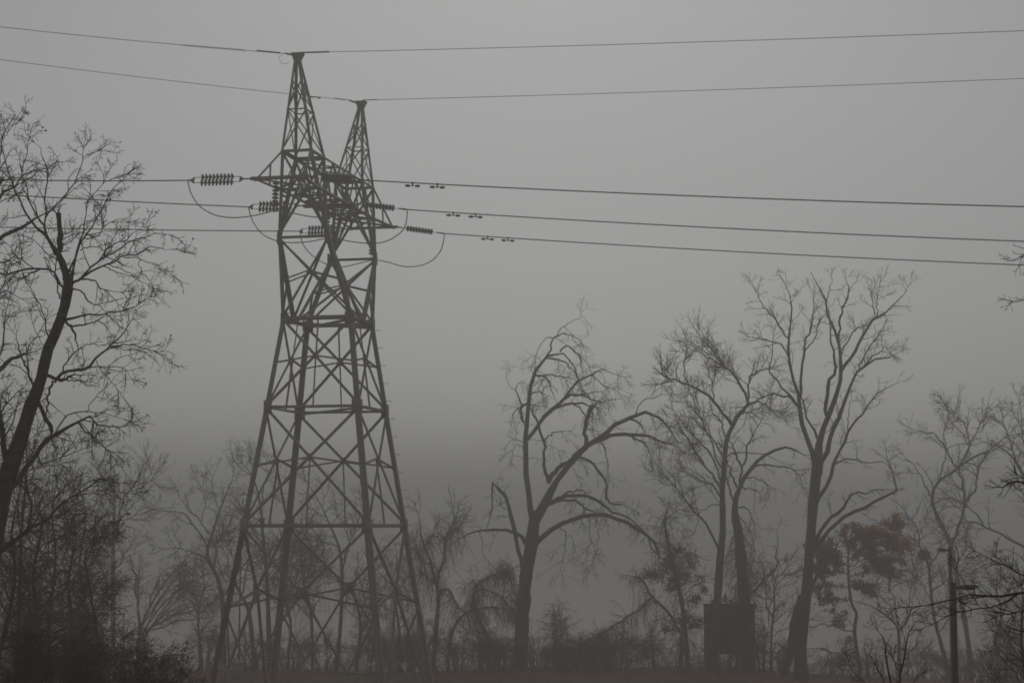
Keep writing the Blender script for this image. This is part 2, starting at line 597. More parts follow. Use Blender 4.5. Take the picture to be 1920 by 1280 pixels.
    for su in (-1, 1):
        o_at = K[su] + (SO[su] - K[su]) * ((TZ - KZ) / (BZ - KZ))
        bar('crossarm_chord', T[su], SO[su], 0.1, tuple(-UV * su), (0, 0, -1))
        bar('crossarm_chord', T[su], o_at, 0.105, tuple(-UV * su), (0, 0, 1))
        h1 = T[su] * 0.45 + SO[su] * 0.55
        h2 = T[su] * 0.45 + o_at * 0.55
        brace('crossarm_brace', h1, h2, 0.06, UV * su)
    brace('crossarm_brace', T[-1], W(0.9, sv * 4.05, TZ), 0.08, (0, 0, -1), 0.02)
    brace('crossarm_brace', T[1], W(-0.9, sv * 4.05, TZ), 0.08, (0, 0, -1), 0.05)
    # end beam, sticking out a little past both corners
    ea, eb = W(-TU - 0.18, sv * TV_, TZ), W(TU + 0.18, sv * TV_, TZ)
    bar('end_beam', ea, eb, 0.14, (0, 0, 1), tuple(-sv * VV))

# bridge of the crossarm between the arms
def chord_pt(su, z):
    f = (z - KZ) / (BZ - KZ)
    return f
fz = (TZ - KZ) / (BZ - KZ)
ub = KU + (BU - KU) * fz
vb = KV + (BI - KV) * fz
for su in (-1, 1):
    bar('crossarm_chord', W(su * ub, -vb - 0.95, TZ), W(su * ub, vb + 0.95, TZ), 0.12, tuple(-UV * su), (0, 0, 1))
    bar('crossarm_chord', W(su * BU, -BO, BZ + 0.02), W(su * BU, BO, BZ + 0.02), 0.105, tuple(-UV * su), (0, 0, -1))
    nodes = np.linspace(-vb, vb, 5)
    for i in range(4):
        v0, v1 = nodes[i], nodes[i + 1]
        lo0, hi1 = W(su * ub, v0, TZ), W(su * BU, v1, BZ)
        hi0, lo1 = W(su * BU, v0, BZ), W(su * ub, v1, TZ)
        if i % 2 == 0:
            brace('crossarm_brace', lo0, hi1, 0.08, UV * su)
        else:
            brace('crossarm_brace', hi0, lo1, 0.08, UV * su)
        if 0 < i:
            brace('crossarm_brace', lo0, hi0, 0.07, UV * su)
nodes = np.linspace(-vb - 0.9, vb + 0.9, 6)
for i in range(6):
    brace('plan_brace', W(-ub, nodes[i], TZ), W(ub, nodes[i], TZ), 0.11, (0, 0, -1), 0.02)
    if i < 5:
        brace('plan_brace', W(-ub, nodes[i], TZ), W(ub, nodes[i + 1], TZ), 0.07, (0, 0, -1), 0.04)
        brace('plan_brace', W(ub, nodes[i], TZ), W(-ub, nodes[i + 1], TZ), 0.07, (0, 0, -1), 0.06)
nodes = np.linspace(-BI, BI, 4)
for i in range(4):
    brace('plan_brace', W(-BU, nodes[i], BZ), W(BU, nodes[i], BZ), 0.08, (0, 0, 1), 0.05)
    if i < 3:
        brace('plan_brace', W(-BU, nodes[i], BZ), W(BU, nodes[i + 1], BZ), 0.06, (0, 0, 1), 0.07)
# strain plates in the middle of the bridge
for k_ in (-1, 1):
    bar('end_beam', W(-TU - 0.12, 0.16 * k_, TZ - 0.03), W(TU + 0.12, 0.16 * k_, TZ - 0.03), 0.12, (0, 0, 1), tuple(-k_ * VV))

# step bolts up the right-hand leg
bv, bq, bt = closed_tube([(0, 0, 0), (0.2, 0, 0)], 0.013, 5)
bv2, bq2, bt2 = closed_tube([(0.2, 0, 0), (0.225, 0, 0)], 0.028, 5)
step_me = mesh_np('step_bolt', np.vstack((bv, bv2)), np.vstack((bq, bq2 + len(bv))), M['steel'], False, list(bt) + [tuple(i + len(bv) for i in t3) for t3 in bt2])
z = -5.6
while z < 9.0:
    o = link('step_bolt', step_me, tower)
    p = corner('R', z) + UV * 0.0 - TC
    o.location = tuple(p)
    o.rotation_euler = (0, 0, -TPH)
    z += 0.80
for c in CORN:
    p = corner(c, LV[0][0])
    g = float(zg(p[0], p[1]))
    o = box_obj('concrete_footing', (-0.55, 0.55, -0.55, 0.55, -0.4, 0.25), M['cabinet'], tower)
    o.location = tuple(np.array((p[0], p[1], g)) - TC)

# ------------------------------------------------------------------ insulators, wires
bell = [(0.02, 0.0), (0.06, 0.004), (0.068, 0.03), (0.115, 0.04), (0.142, 0.064), (0.146, 0.092), (0.128, 0.116), (0.06, 0.12), (0.022, 0.126), (0.02, 0.152)]
dv, dq = lathe(bell, 12)
disc_me = mesh_np('insulator_disc', dv, dq, M['porcelain'], True)
SP = 0.152


def frame_to(d):
    return Vector(d).normalized().to_track_quat('Z', 'Y').to_matrix().to_4x4()


def insulator(a, b, n, label, double=None, group=None, off=0.0):
    """string from the steel at a to the wire end at b; double = vector between the two rows"""
    a, b = np.asarray(a, float), np.asarray(b, float)
    d = b - a
    L = np.linalg.norm(d)
    d = d / L
    root = thing('insulator_string', label, 'insulator', a, group)
    s0 = (L - n * SP) * 0.5 + off
    rows = [np.zeros(3)] if double is None else [np.asarray(double) * 0.5, -np.asarray(double) * 0.5]
    for r in rows:
        for i in range(n):
            o = link('disc', disc_me, root)
            o.matrix_local = Matrix.Translation(Vector(d * (s0 + i * SP) + r)) @ frame_to(d)
        tube_obj('link_rod', [d * (s0 - 0.24) + r * 0.9, d * (s0 + 0.01) + r], 0.016, 6, M['fitting'], root)
        tube_obj('link_rod', [d * (s0 + n * SP - 0.01) + r, d * (s0 + n * SP + 0.24) + r * 0.9], 0.016, 6, M['fitting'], root)
    for s, sg in ((s0 - 0.24, -1), (s0 + n * SP + 0.24, 1)):
        if double is not None:
            r = np.asarray(double)
            c = d * s
            tip = c + d * sg * 0.2
            th = np.cross(d, r)
            th = th / np.linalg.norm(th) * 0.02
            V = [c + r * 0.58 + th, c - r * 0.58 + th, tip + th, c + r * 0.58 - th, c - r * 0.58 - th, tip - th]
            link('yoke_plate', mesh_np('yoke_plate', V, [(0, 1, 4, 3), (1, 2, 5, 4), (2, 0, 3, 5)], M['fitting'], False, [(0, 2, 1), (3, 4, 5)]), root)
    # shackles and clevises out to both ends
    e0, e1 = d * 0.0, d * max(s0 - 0.42, 0.06) if double is not None else d * max(s0 - 0.2, 0.06)
    pts = [e0 + (e1 - e0) * t for t in np.linspace(0, 1, 7)]
    tube_obj('shackle', pts, [0.022, 0.045, 0.02, 0.045, 0.02, 0.045, 0.02], 6, M['fitting'], root)
    f0 = d * (s0 + n * SP + (0.42 if double is not None else 0.2))
    if np.dot(d * L - f0, d) > 0.05:
        pts = [f0 + (d * L - f0) * t for t in np.linspace(0, 1, 6)]
        tube_obj('strain_clamp', pts, [0.02, 0.045, 0.022, 0.05, 0.04, 0.03], 6, M['fitting'], root)
    return root


def dep(p):
    return p[1]


# attachment points on the steel
AT = {}
for k, sv in (('near', -1), ('mid', 0), ('far', 1)):
    for su, s in ((-1, 'l'), (1, 'r')):
        v = sv * TV_
        AT[k + s] = W(su * (TU + 0.16), v, TZ + 0.06)
# pixel of the live end of each string and the wire's pixel at the frame edge
ENDS = {'nearl': ((352, 338.3), (0, 337.0)), 'midl': ((466, 388), (0, 364.5)), 'farl': ((562, 433.5), (0, 426.0)),
        'nearr': ((693, 338.5), (1920, 387.5)), 'midr': ((764, 393), (1920, 452.5)), 'farr': ((834, 438), (1920, 497))}
WIRE_L = np.array((-0.975, -0.2))        # plan direction of the left and right spans
WIRE_R = np.array((0.96, -0.27))
NAMES = {'near': 'nearest', 'mid': 'middle', 'far': 'farthest'}
CL = {}


def depth_at(a, plan, xpix, ypix):
    """depth at which the plan line from a reaches the image column xpix"""
    # X = k Y with k depending (weakly) on the row
    p = P(xpix, ypix, 1.0)
    k = p[0]
    s = (k * a[1] - a[0]) / (plan[0] - k * plan[1])
    return a[1] + s * plan[1]


for key, (e, edge) in ENDS.items():
    a = AT[key]
    plan = WIRE_L if key.endswith('l') else WIRE_R
    end = P(e[0], e[1], depth_at(a, plan, *e))
    side = 'left' if key.endswith('l') else 'right'
    nm = NAMES[key[:-1]]
    dbl = np.array((0.0, 0.2, 0.27)) if side == 'left' else (np.array((0.0, 0.0, 0.13)) if key == 'nearr' else None)
    off = 0.1 if side == 'left' else -0.08
    insulator(a, end, 9, 'horizontal insulator string on the %s side of the %s crossarm end' % (side, nm) if key[:-1] != 'mid'
              else 'horizontal insulator string on the %s side of the crossarm middle' % side, dbl, 'strain insulator strings of the pylon', off)
    far_d = depth_at(end, plan, *edge)
    fp = P(edge[0], edge[1], far_d)
    dirv = fp - end
    pts = []
    Lf = np.linalg.norm(dirv)
    n = 40
    for t in np.linspace(0, 2.2, n):
        p = end + dirv * t
        p = p + np.array((0, 0, (-0.10 if side == 'right' else -0.03) * 4 * t * (1 - t)))
        pts.append(p)
    CL[key] = (end, dirv)
    pos = {'near': 'topmost', 'mid': 'middle', 'far': 'lowest'}[key[:-1]]
    w = tube_obj('conductor_wire', np.array(pts) - end, 0.027, 6, M['wire'])
    w.location = tuple(end)
    tag(w, '%s of the three thick conductors running off to the %s' % (pos, side), 'wire', 'conductors of the power line')

# jumper loops under the crossarm
JUMP = {'near': [(353, 340), (358, 362), (374, 386), (400, 402), (432, 408), (465, 406), (500, 399), (515, 395), (545, 399), (585, 406.5), (622, 407), (655, 398), (676, 380), (688, 352), (692, 340)],
        'mid': [(466, 389), (469, 402), (478, 422), (494, 440), (517, 451), (545, 455), (580, 453), (612, 447), (632, 448), (660, 453), (695, 456.5), (725, 452), (750, 437), (761, 420), (764, 395)],
        'far': [(562, 435), (567, 455), (578, 472), (597, 487), (620, 498), (645, 500), (672, 494), (700, 488), (725, 491), (755, 499), (782, 499), (808, 490), (825, 472), (831, 455), (834, 440)]}
HANG = {'near': (515, 393), 'mid': (612, 446), 'far': (696, 486)}
for k, pix in JUMP.items():
    d0, d1 = CL[k + 'l'][0][1], CL[k + 'r'][0][1]
    dm = W(0, {'near': -TV_, 'mid': 0, 'far': TV_}[k], 0)[1]
    pts = []
    for i, (x, y) in enumerate(pix):
        t = i / (len(pix) - 1)
        d = d0 + (dm - d0) * min(1, t * 2) if t < 0.5 else dm + (d1 - dm) * (t - 0.5) * 2
        pts.append(P(x, y, d))
    pts[0], pts[-1] = CL[k + 'l'][0], CL[k + 'r'][0]
    pts = resample(np.array(pts), 60)
    o = tube_obj('jumper_cable', pts - pts[0], 0.025, 6, M['wire'])
    o.location = tuple(pts[0])
    tag(o, {'near': 'upper left jumper cable looping under the nearest crossarm end', 'mid': 'middle jumper cable looping under the crossarm centre',
            'far': 'lower right jumper cable looping under the farthest crossarm end'}[k], 'cable', 'jumper loops of the pylon')
    # hanging string that steadies the loop
    bpt = pts[np.argmin(np.abs((pts[:, 0] - W(0, {'near': -TV_, 'mid': 0, 'far': TV_}[k], 0)[0])))]
    vv = {'near': -TV_, 'mid': 0, 'far': TV_}[k]
    hx, hy = HANG[k]
    bot = P(hx, hy, dm)
    top = np.array((bot[0] + 0.05, dm, CAMZ + TZ))
    insulator(top, bot, 7 if k != 'mid' else 7, {'near': 'hanging insulator string below the nearest crossarm end', 'mid': 'hanging insulator string below the crossarm centre behind the legs',
              'far': 'hanging insulator string below the farthest crossarm end beside the right leg'}[k], None, 'hanging insulator strings of the pylon')

# vibration dampers under the right-hand conductors
wv, wq = lathe([(0.0, 0), (0.035, 0.0), (0.055, 0.03), (0.058, 0.1), (0.045, 0.17), (0.03, 0.2), (0.0, 0.2)], 8)
weight_me = mesh_np('damper_weight', wv, wq, M['fitting'], True)
for k, xsd in (('near', (774, 820)), ('mid', (850, 892)), ('far', (914, 953))):
    end, dirv = CL[k + 'r']
    for j, x in enumerate(xsd):
        best = None
        for t in np.linspace(0, 0.4, 400):
            p = end + dirv * t
            q = p - np.array((0, 0, CAMZ))
            fw = q[1] * CT + q[2] * ST
            xx = 960 + F * q[0] / fw
            if best is None or abs(xx - x) < best[0]:
                best = (abs(xx - x), p, t)
        p = best[1] + np.array((0, 0, -0.10 * 4 * best[2] * (1 - best[2])))
        dn = dirv / np.linalg.norm(dirv)
        r = thing('vibration_damper', '%s dumbbell damper under the %s conductor right of the pylon' % (('first', 'second')[j], {'near': 'topmost', 'mid': 'middle', 'far': 'lowest'}[k]), 'damper', p, 'vibration dampers on the conductors')
        dz = np.array((0, 0, -0.125))
        V, Q, tr = closed_tube([np.array((0, 0, 0.035)), np.array((0, 0, -0.05)), dz + np.array((0, 0, -0.02))], [0.05, 0.04, 0.032], 6)
        link('clamp', mesh_np('clamp', V, Q, M['fitting'], True, tr), r)
        tube_obj('messenger_rod', [dz - dn * 0.25, dz, dz + dn * 0.25], 0.02, 5, M['fitting'], r)
        for s in (-1, 1):
            o = link('weight', weight_me, r)
            o.matrix_local = Matrix.Translation(Vector(dz + dn * s * 0.12)) @ frame_to(dn * s)

# earth wires on the peaks
for sv, lab, eL, eR, x0l, x0r in ((-1, 'upper', (0, 50.5), (1920, 58), (536, 100.5), (566, 99)), (1, 'lower', (0, 112), (1920, 147.5), (655, 188), (680, 188))):
    capz = W(0, sv * AV, AZ + 0.06)
    for sd, edge, st in (('left', eL, x0l), ('right', eR, x0r)):
        plan = WIRE_L if sd == 'left' else WIRE_R
        a = P(st[0], st[1], capz[1])
        fp = P(edge[0], edge[1], depth_at(a, plan, *edge))
        dirv = fp - a
        dn = dirv / np.linalg.norm(dirv)
        pts = [a + dirv * t + np.array((0, 0, -0.06 * 4 * t * (1 - t))) for t in np.linspace(0, 2.0, 36)]
        o = tube_obj('earth_wire', np.array(pts) - a, 0.014, 5, M['wire'])
        o.location = tuple(a)
        tag(o, 'thin %s earth wire running %s from the %s peak' % (lab, sd, 'taller looking near' if sv < 0 else 'far right-hand'), 'wire', 'earth wires of the power line')
        g = thing('dead_end_grip', 'rod-like wire grip on the %s side of the %s peak' % (sd, 'near' if sv < 0 else 'far'), 'wire grip', a, 'wire grips at the peaks')
        l0 = 0.25 if sv < 0 else 0.15
        l1 = 1.25 if sv < 0 else 0.75
        tube_obj('armour_rod', [dn * (l0 if sd == 'left' else 0.0), dn * l1], 0.034 if sv < 0 else 0.024, 6, M['fitting'], g)
        toc = (W((-0.28 if sd == 'left' else 0.28), sv * AV, AZ + 0.0) - a)
        tube_obj('shackle', [toc, toc * 0.4, dn * 0.05], [0.03, 0.045, 0.025], 6, M['fitting'], g)
        if sd == 'left' and sv < 0:
            # preformed spiral damper wound round the wire
            s0, s1 = 1.75, 4.35
            t = np.linspace(s0, s1, 260)
            A_ = np.cross(dn, (0, 0, 1))
            A_ /= np.linalg.norm(A_)
            B_ = np.cross(dn, A_)
            ph = t * 2 * math.pi / 0.16
            sp = dn[None] * t[:, None] + 0.042 * (np.cos(ph)[:, None] * A_ + np.sin(ph)[:, None] * B_)
            for q_ in range(len(t)):
                tt = t[q_] / np.linalg.norm(dirv)
                sp[q_, 2] += -0.06 * 4 * tt * (1 - tt)
            o = tube_obj('spiral_damper', sp - sp[0], 0.012, 4, M['fitting'])
            o.location = tuple(a + sp[0])
            tag(o, 'spiral damper wound round the upper left earth wire', 'damper')
            # slack bonding tail
            tail = resample(np.array([P(532, 101, capz[1]), P(524, 108, capz[1]), P(527, 117, capz[1]), P(535, 120.5, capz[1]), P(541, 117, capz[1])]), 20)
            o = tube_obj('bonding_cable', tail - tail[0], 0.008, 4, M['wire'])
            o.location = tuple(tail[0])
            tag(o, 'thin slack bonding cable looping below the near peak', 'cable')
        if sd == 'left' and sv > 0:
            for s_ in (1.62,):
                p = a + dn * s_
                r = thing('vibration_damper', 'small damper on the lower left earth wire beside the near peak', 'damper', p)
                dz = np.array((0, 0, -0.07))
                tube_obj('messenger_rod', [dz - dn * 0.15, dz + dn * 0.15], 0.01, 5, M['fitting'], r)
                tube_obj('clamp', [(0, 0, 0.02), dz], 0.022, 5, M['fitting'], r)
                for s in (-1, 1):
                    tube_obj('weight', [dz + dn * s * 0.1, dz + dn * s * 0.24], 0.032, 6, M['fitting'], r)
#TREES
# ------------------------------------------------------------------ trees: growth helpers
NTRI = [0]


def nrm_(a):
    return a / (np.linalg.norm(a, axis=-1, keepdims=True) + 1e-9)


def spawn(par, prad, rng, dens, lens, ang, k, trop, jit, r0, r1, tmin=0.2, tip=1.0, lmul=None, maxn=60000):
    """children of the polylines par (n,kp,3); lengths and radii in metres; dens = children per metre"""
    n, kp, _ = par.shape
    L = np.linalg.norm(np.diff(par, axis=1), axis=2).sum(1)
    d = dens if lmul is None else dens * lmul
    cnt = rng.poisson(np.maximum(L * d, 0))
    extra = (rng.random(n) < tip).astype(int) * 2
    idx = np.repeat(np.arange(n), cnt + extra)
    if len(idx) == 0:
        return np.zeros((0, k, 3)), np.zeros((0, k))
    t = tmin + (1 - tmin) * rng.random(len(idx)) ** 0.85
    # the first two of each parent with an extra sit at its tip
    first = np.concatenate(([True], idx[1:] != idx[:-1]))
    pos = np.arange(len(idx)) - np.maximum.accumulate(np.where(first, np.arange(len(idx)), 0))
    istip = (pos < 2) & (extra[idx] > 0)
    t = np.where(istip, 0.995, t)
    if len(idx) > maxn:
        sel = rng.choice(len(idx), maxn, replace=False)
        idx, t, istip = idx[sel], t[sel], istip[sel]
    m = len(idx)
    f = t * (kp - 1)
    i0 = np.minimum(f.astype(int), kp - 2)
    fr = (f - i0)[:, None]
    p0 = par[idx, i0] * (1 - fr) + par[idx, i0 + 1] * fr
    T = nrm_(par[idx, i0 + 1] - par[idx, i0])
    pr = prad[idx, i0] * (1 - fr[:, 0]) + prad[idx, i0 + 1] * fr[:, 0]
    A = nrm_(np.cross(T, rng.normal(size=(m, 3))))
    th = np.radians(np.where(istip, rng.normal(22, 10, m), rng.normal(ang, 12, m)))[:, None]
    D = nrm_(np.cos(th) * T + np.sin(th) * A)
    ln = rng.uniform(lens[0], lens[1], m) * np.where(istip, 0.5, 1.15 - 0.55 * t)
    step = ln / (k - 1)
    out = np.zeros((m, k, 3))
    out[:, 0] = p0
    tv = np.array((0, 0, 1.0)) * trop
    for j in range(1, k):
        D = nrm_(D + rng.normal(0, jit, (m, 3)) + tv * (0.5 + j / k))
        out[:, j] = out[:, j - 1] + D * step[:, None]
    ra = np.minimum(r0, np.maximum(pr * 0.75, r1))
    rad = ra[:, None] + (np.minimum(r1, ra) - ra)[:, None] * np.linspace(0, 1, k)[None]
    return out, rad


class Tree:
    """limbs are drawn by their course and thickness, then lean towards or away from the viewer in depth"""

    def __init__(self, name, label, cat, dist, limbs, seed, group=None, bark='bark', twig='twig', limb_parts=3.0, lean=0.22, rooted=False):
        self.rng = np.random.default_rng(seed)
        self.d = dist
        self.s = dist / F                       # metres per photo pixel
        self.bark, self.twigm = M[bark], M[twig]
        S_px, S_dz = [], []                     # samples of the limbs already placed
        self.poly, self.rad, self.w0 = [], [], []
        kk = 14
        grown = []                              # the courses twigs spring from (without the footing)
        for li, limb in enumerate(limbs):
            pts = [tuple(p) for p in limb]
            w = [p[2] if len(p) > 2 else None for p in pts]
            known = [i for i, v in enumerate(w) if v is not None]
            if not known:
                w[0], known = 2.0, [0]
            ws = np.interp(range(len(pts)), known, [w[i] for i in known])
            if w[-1] is None and len(known) == 1:
                ws = np.linspace(w[known[0]], max(0.7, w[known[0]] * 0.35), len(pts))
            pa = np.array([(p[0], p[1], wv) for p, wv in zip(pts, ws)], float)
            k = kk if li else 26
            R = resample(pa, k)
            R[:, 2] = np.maximum(R[:, 2], 0.6)
            plen = np.linalg.norm(np.diff(R[:, :2], axis=0), axis=1).sum()
            if li:
                pp = np.concatenate(S_px)
                dd = np.linalg.norm(pp - R[0, :2], axis=1)
                z0 = np.concatenate(S_dz)[np.argmin(dd)]
                zt = self.rng.choice((-1, 1)) * self.rng.uniform(0.35, 1.0) * lean * plen * self.s * 1.6
                tt = np.linspace(0, 1, k)
                dz = z0 + zt * (0.35 * tt + 0.65 * tt * tt)
                jit = self.rng.normal(0, 1.0, (k, 2)) + np.repeat(self.rng.normal(0, 1.0, (k // 2, 2)), 2, axis=0)[:k]
                jit[0] = 0
                R[:, :2] += jit * min(1.0, plen / 60)
            else:
                tt = np.linspace(0, 1, k)
                dz = self.rng.uniform(-0.05, 0.05) * plen * self.s * tt
            S_px.append(R[:, :2])
            S_dz.append(dz)
            W3 = np.array([P(x, y, dist + z) for (x, y), z in zip(R[:, :2], dz)])
            rr = R[:, 2] * 0.5 * self.s
            grown.append(resample(np.column_stack((W3, rr)), 14))
            if li == 0 or rooted:                # root flare and footing down into the ground
                b = W3[0].copy()
                g = float(zg(b[0], b[1])) - 0.25
                if b[2] > g + 0.05:
                    W3 = np.vstack(((b[0] - 0.02 * (b[2] - g), b[1], g), W3))
                    rr = np.concatenate(([rr[0] * 1.12], rr))
                    if li:
                        q4 = resample(np.column_stack((W3, rr)), k)
                        W3, rr = q4[:, :3], np.maximum(q4[:, 3], 0.003)
                rr[0] *= 1.25
                rr[1] *= 1.08
            self.poly.append(W3)
            self.rad.append(rr)
            self.w0.append(R[0, 2])
        b = self.poly[0][0]
        self.base = np.array((b[0], b[1], float(zg(b[0], b[1]))))
        self.root = thing(name, label, cat, self.base, group)
        thin_p, thin_r = [], []
        for i, (p, r) in enumerate(zip(self.poly, self.rad)):
            if i == 0 or self.w0[i] >= limb_parts:
                sides = 10 if self.w0[i] > 8 else (7 if self.w0[i] > 4 else 5)
                # bark is not a smooth pipe: swellings, knots
                r = r * (1 + self.rng.normal(0, 0.045, len(r)) + 0.15 * (self.rng.random(len(r)) < 0.07))
                o = tube_obj('trunk' if i == 0 else 'limb', p, r, sides, self.bark, self.root, True, self.base)
                NTRI[0] += len(o.data.polygons) * 2
            else:
                thin_p.append(p)
                thin_r.append(r)
        self.levels = [(np.array(thin_p), np.array(thin_r), 5)] if thin_p else []
        self.par = np.array(grown)

    def grow(self, specs, trunk=0.15, tmin=0.25):
        """specs: (children per 100 px, (min,max) length px, angle, points, tropism, jitter, start width px, end width px)"""
        s = self.s
        par, pr = self.par[:, :, :3], self.par[:, :, 3]
        lm = np.ones(len(par))
        lm[0] = trunk
        for li, sp in enumerate(specs):
            dens, (a, b), ang, k, trop, jit, r0, r1 = sp
            c, cr = spawn(par, pr, self.rng, dens / 100 / s, (a * s, b * s), ang, k, trop, jit, r0 * s / 2, r1 * s / 2,
                          tmin if li == 0 else 0.12, 0.9, lm if li == 0 else None)
            if li == 0 and trunk < 0.5:
                pass
            self.levels.append((c, cr, 4 if li == 0 and r0 > 2 else 3))
            par, pr = c, cr
        self.last = [l[0] for l in self.levels]
        return self

    def finish(self, name='crown'):
        V, Q, off = [], [], 0
        for p, r, sides in self.levels:
            if len(p) == 0:
                continue
            v, q = tubes(p, r, sides)
            V.append(v - self.base)
            Q.append(q + off)
            off += len(v)
        if V:
            q = np.concatenate(Q)
            NTRI[0] += 2 * len(q)
            o = link(name, mesh_np(name, np.concatenate(V), q, self.twigm, True), self.root)
        return self

    def strands(self, n, px, rw=0.9, trop=-0.35, which=None, name='hanging_vines', jit=0.3, t0=0.0, t1=1.0):
        """vines hanging from the trunk and limbs"""
        s = self.s
        which = range(len(self.par)) if which is None else which
        par = self.par[list(which)]
        i = self.rng.integers(0, len(par), n)
        t = t0 + (t1 - t0) * self.rng.random(n)
        f = t * 13
        a = np.minimum(f.astype(int), 12)
        fr = (f - a)[:, None]
        p = par[i, a, :3] * (1 - fr) + par[i, a + 1, :3] * fr
        rr = par[i, a, 3]
        k = 6
        out = np.zeros((n, k, 3))
        D = nrm_(self.rng.normal(size=(n, 3)) * (1, 1, 0.6))
        out[:, 0] = p + D * rr[:, None] * 0.9
        st = self.rng.uniform(px[0], px[1], n) * s / (k - 1)
        for j in range(1, k):
            D = nrm_(D * 0.75 + self.rng.normal(0, jit, (n, 3)) + np.array((0, 0, trop)) * (0.6 + j * 0.5))
            out[:, j] = out[:, j - 1] + D * st[:, None]
        out[:, :, 2] = np.maximum(out[:, :, 2], zg(out[:, :, 0], out[:, :, 1]) + 0.02)
        r = np.linspace(rw, rw * 0.5, k)[None] * s / 2 * np.ones((n, 1))
        self.levels.append((out, r, 3))
        return self

    def leaves(self, n, size, mat, name='foliage', clump=0.25, levels=(-1,), centres=None):
        """leaf blades gathered about the twigs; size in metres"""
        if centres is None:
            pts = np.concatenate([self.levels[l][0].reshape(-1, 3) for l in levels])
        else:
            pts = np.asarray(centres)
        rng = self.rng
        c = pts[rng.integers(0, len(pts), n)] + rng.normal(0, clump, (n, 3)) * (1, 1, 0.8)
        V, Q = leaf_blades(c, size, rng)
        NTRI[0] += 2 * len(Q)
        o = link(name, mesh_np(name, V - self.base, Q, M[mat]), self.root)
        o['kind'] = 'stuff'
        return self


def leaf_blades(c, size, rng, flat=0.0):
    """two folded quads' worth of blade per leaf: a lobed kite bent along its rib"""
    n = len(c)
    X = nrm_(rng.normal(size=(n, 3)) * (1, 1, 1 - flat))
    Y = nrm_(np.cross(X, rng.normal(size=(n, 3)) * (1 - flat, 1 - flat, 1) + np.array((0, 0, flat * 3))))
    Z = np.cross(X, Y)
    sz = (size * rng.uniform(0.6, 1.25, n))[:, None]
    fold = rng.uniform(0.1, 0.45, n)[:, None]
    a = c - X * sz * 0.5
    b = c + X * sz * 0.5
    l = c + Y * sz * 0.36 + Z * sz * fold * 0.5 + X * sz * 0.08
    r = c - Y * sz * 0.36 + Z * sz * fold * 0.5 - X * sz * 0.05
    V = np.stack((a, l, b, r), 1).reshape(-1, 3)
    i = np.arange(n) * 4
    # two triangles sharing the rib, written as degenerate-free quads via the midpoint
    m = (a + b) / 2 - Z * sz * 0.02
    V = np.stack((a, l, b, r, m), 1).reshape(-1, 3)
    i = np.arange(n) * 5
    Q = np.concatenate((np.stack((i, i + 4, i + 2, i + 1), 1), np.stack((i + 2, i + 4, i, i + 3), 1)))
    return V, Q


def auto_limbs(trunk, rng, n, lpx, ang=(30, 65), t0=0.35, w=None, bend=0.35, up=0.25):
    """limb courses for a tree whose limbs need no single drawing: px polylines off the trunk"""
    T = np.array([(p[0], p[1]) for p in trunk], float)
    Wd = np.interp(range(len(trunk)), [i for i, p in enumerate(trunk) if len(p) > 2], [p[2] for p in trunk if len(p) > 2])
    R = resample(np.column_stack((T, Wd)), 30)
    out = []
    for i in range(n):
        t = t0 + (0.97 - t0) * (i + rng.random() * 0.8) / n
        a = int(t * 28)
        p = R[a, :2]
        tg = R[a + 1, :2] - R[a, :2]
        th = math.atan2(-tg[1], tg[0])
        sgn = 1 if (i + int(rng.random() * 1.5)) % 2 else -1
        an = th + sgn * math.radians(rng.uniform(*ang))
        L = rng.uniform(*lpx) * (1.1 - 0.5 * (t - t0) / (1 - t0))
        w0 = (R[a, 2] * rng.uniform(0.35, 0.6)) if w is None else w
        pts = [(p[0], p[1], max(1.2, w0))]
        q = p.copy()
        for j in range(4):
            an += rng.normal(0, bend) * 0.5 + (math.pi / 2 - an) * up * rng.uniform(0.1, 0.5)
            q = q + np.array((math.cos(an), -math.sin(an))) * L / 4
            pts.append((q[0], q[1]))
        pts[-1] = (pts[-1][0], pts[-1][1], 0.9)
        out.append(pts)
    return out


# twig habits: (children per 100 px, length px, angle, points, tropism, jitter, start and end width px)
FINE = [(7, (25, 70), 48, 6, 0.02, 0.16, 2.2, 0.9), (9, (12, 36), 45, 4, 0.03, 0.2, 1.0, 0.6), (6.5, (7, 18), 42, 3, 0.02, 0.2, 0.65, 0.42)]
DROOP = [(3.6, (18, 60), 55, 7, -0.14, 0.22, 1.8, 0.75), (7, (11, 32), 48, 4, -0.08, 0.22, 0.95, 0.55), (8, (7, 18), 45, 3, -0.03, 0.22, 0.62, 0.4)]
UPR = [(6, (24, 64), 42, 6, 0.10, 0.14, 2.2, 0.9), (9, (12, 36), 40, 4, 0.08, 0.18, 1.0, 0.6), (8, (7, 18), 40, 3, 0.04, 0.2, 0.62, 0.42)]
NEAR = [(4.2, (24, 70), 46, 7, 0.0, 0.15, 2.2, 1.0), (8, (11, 32), 48, 5, -0.01, 0.22, 1.15, 0.7), (8.5, (5, 13), 50, 3, 0.0, 0.25, 0.8, 0.6)]
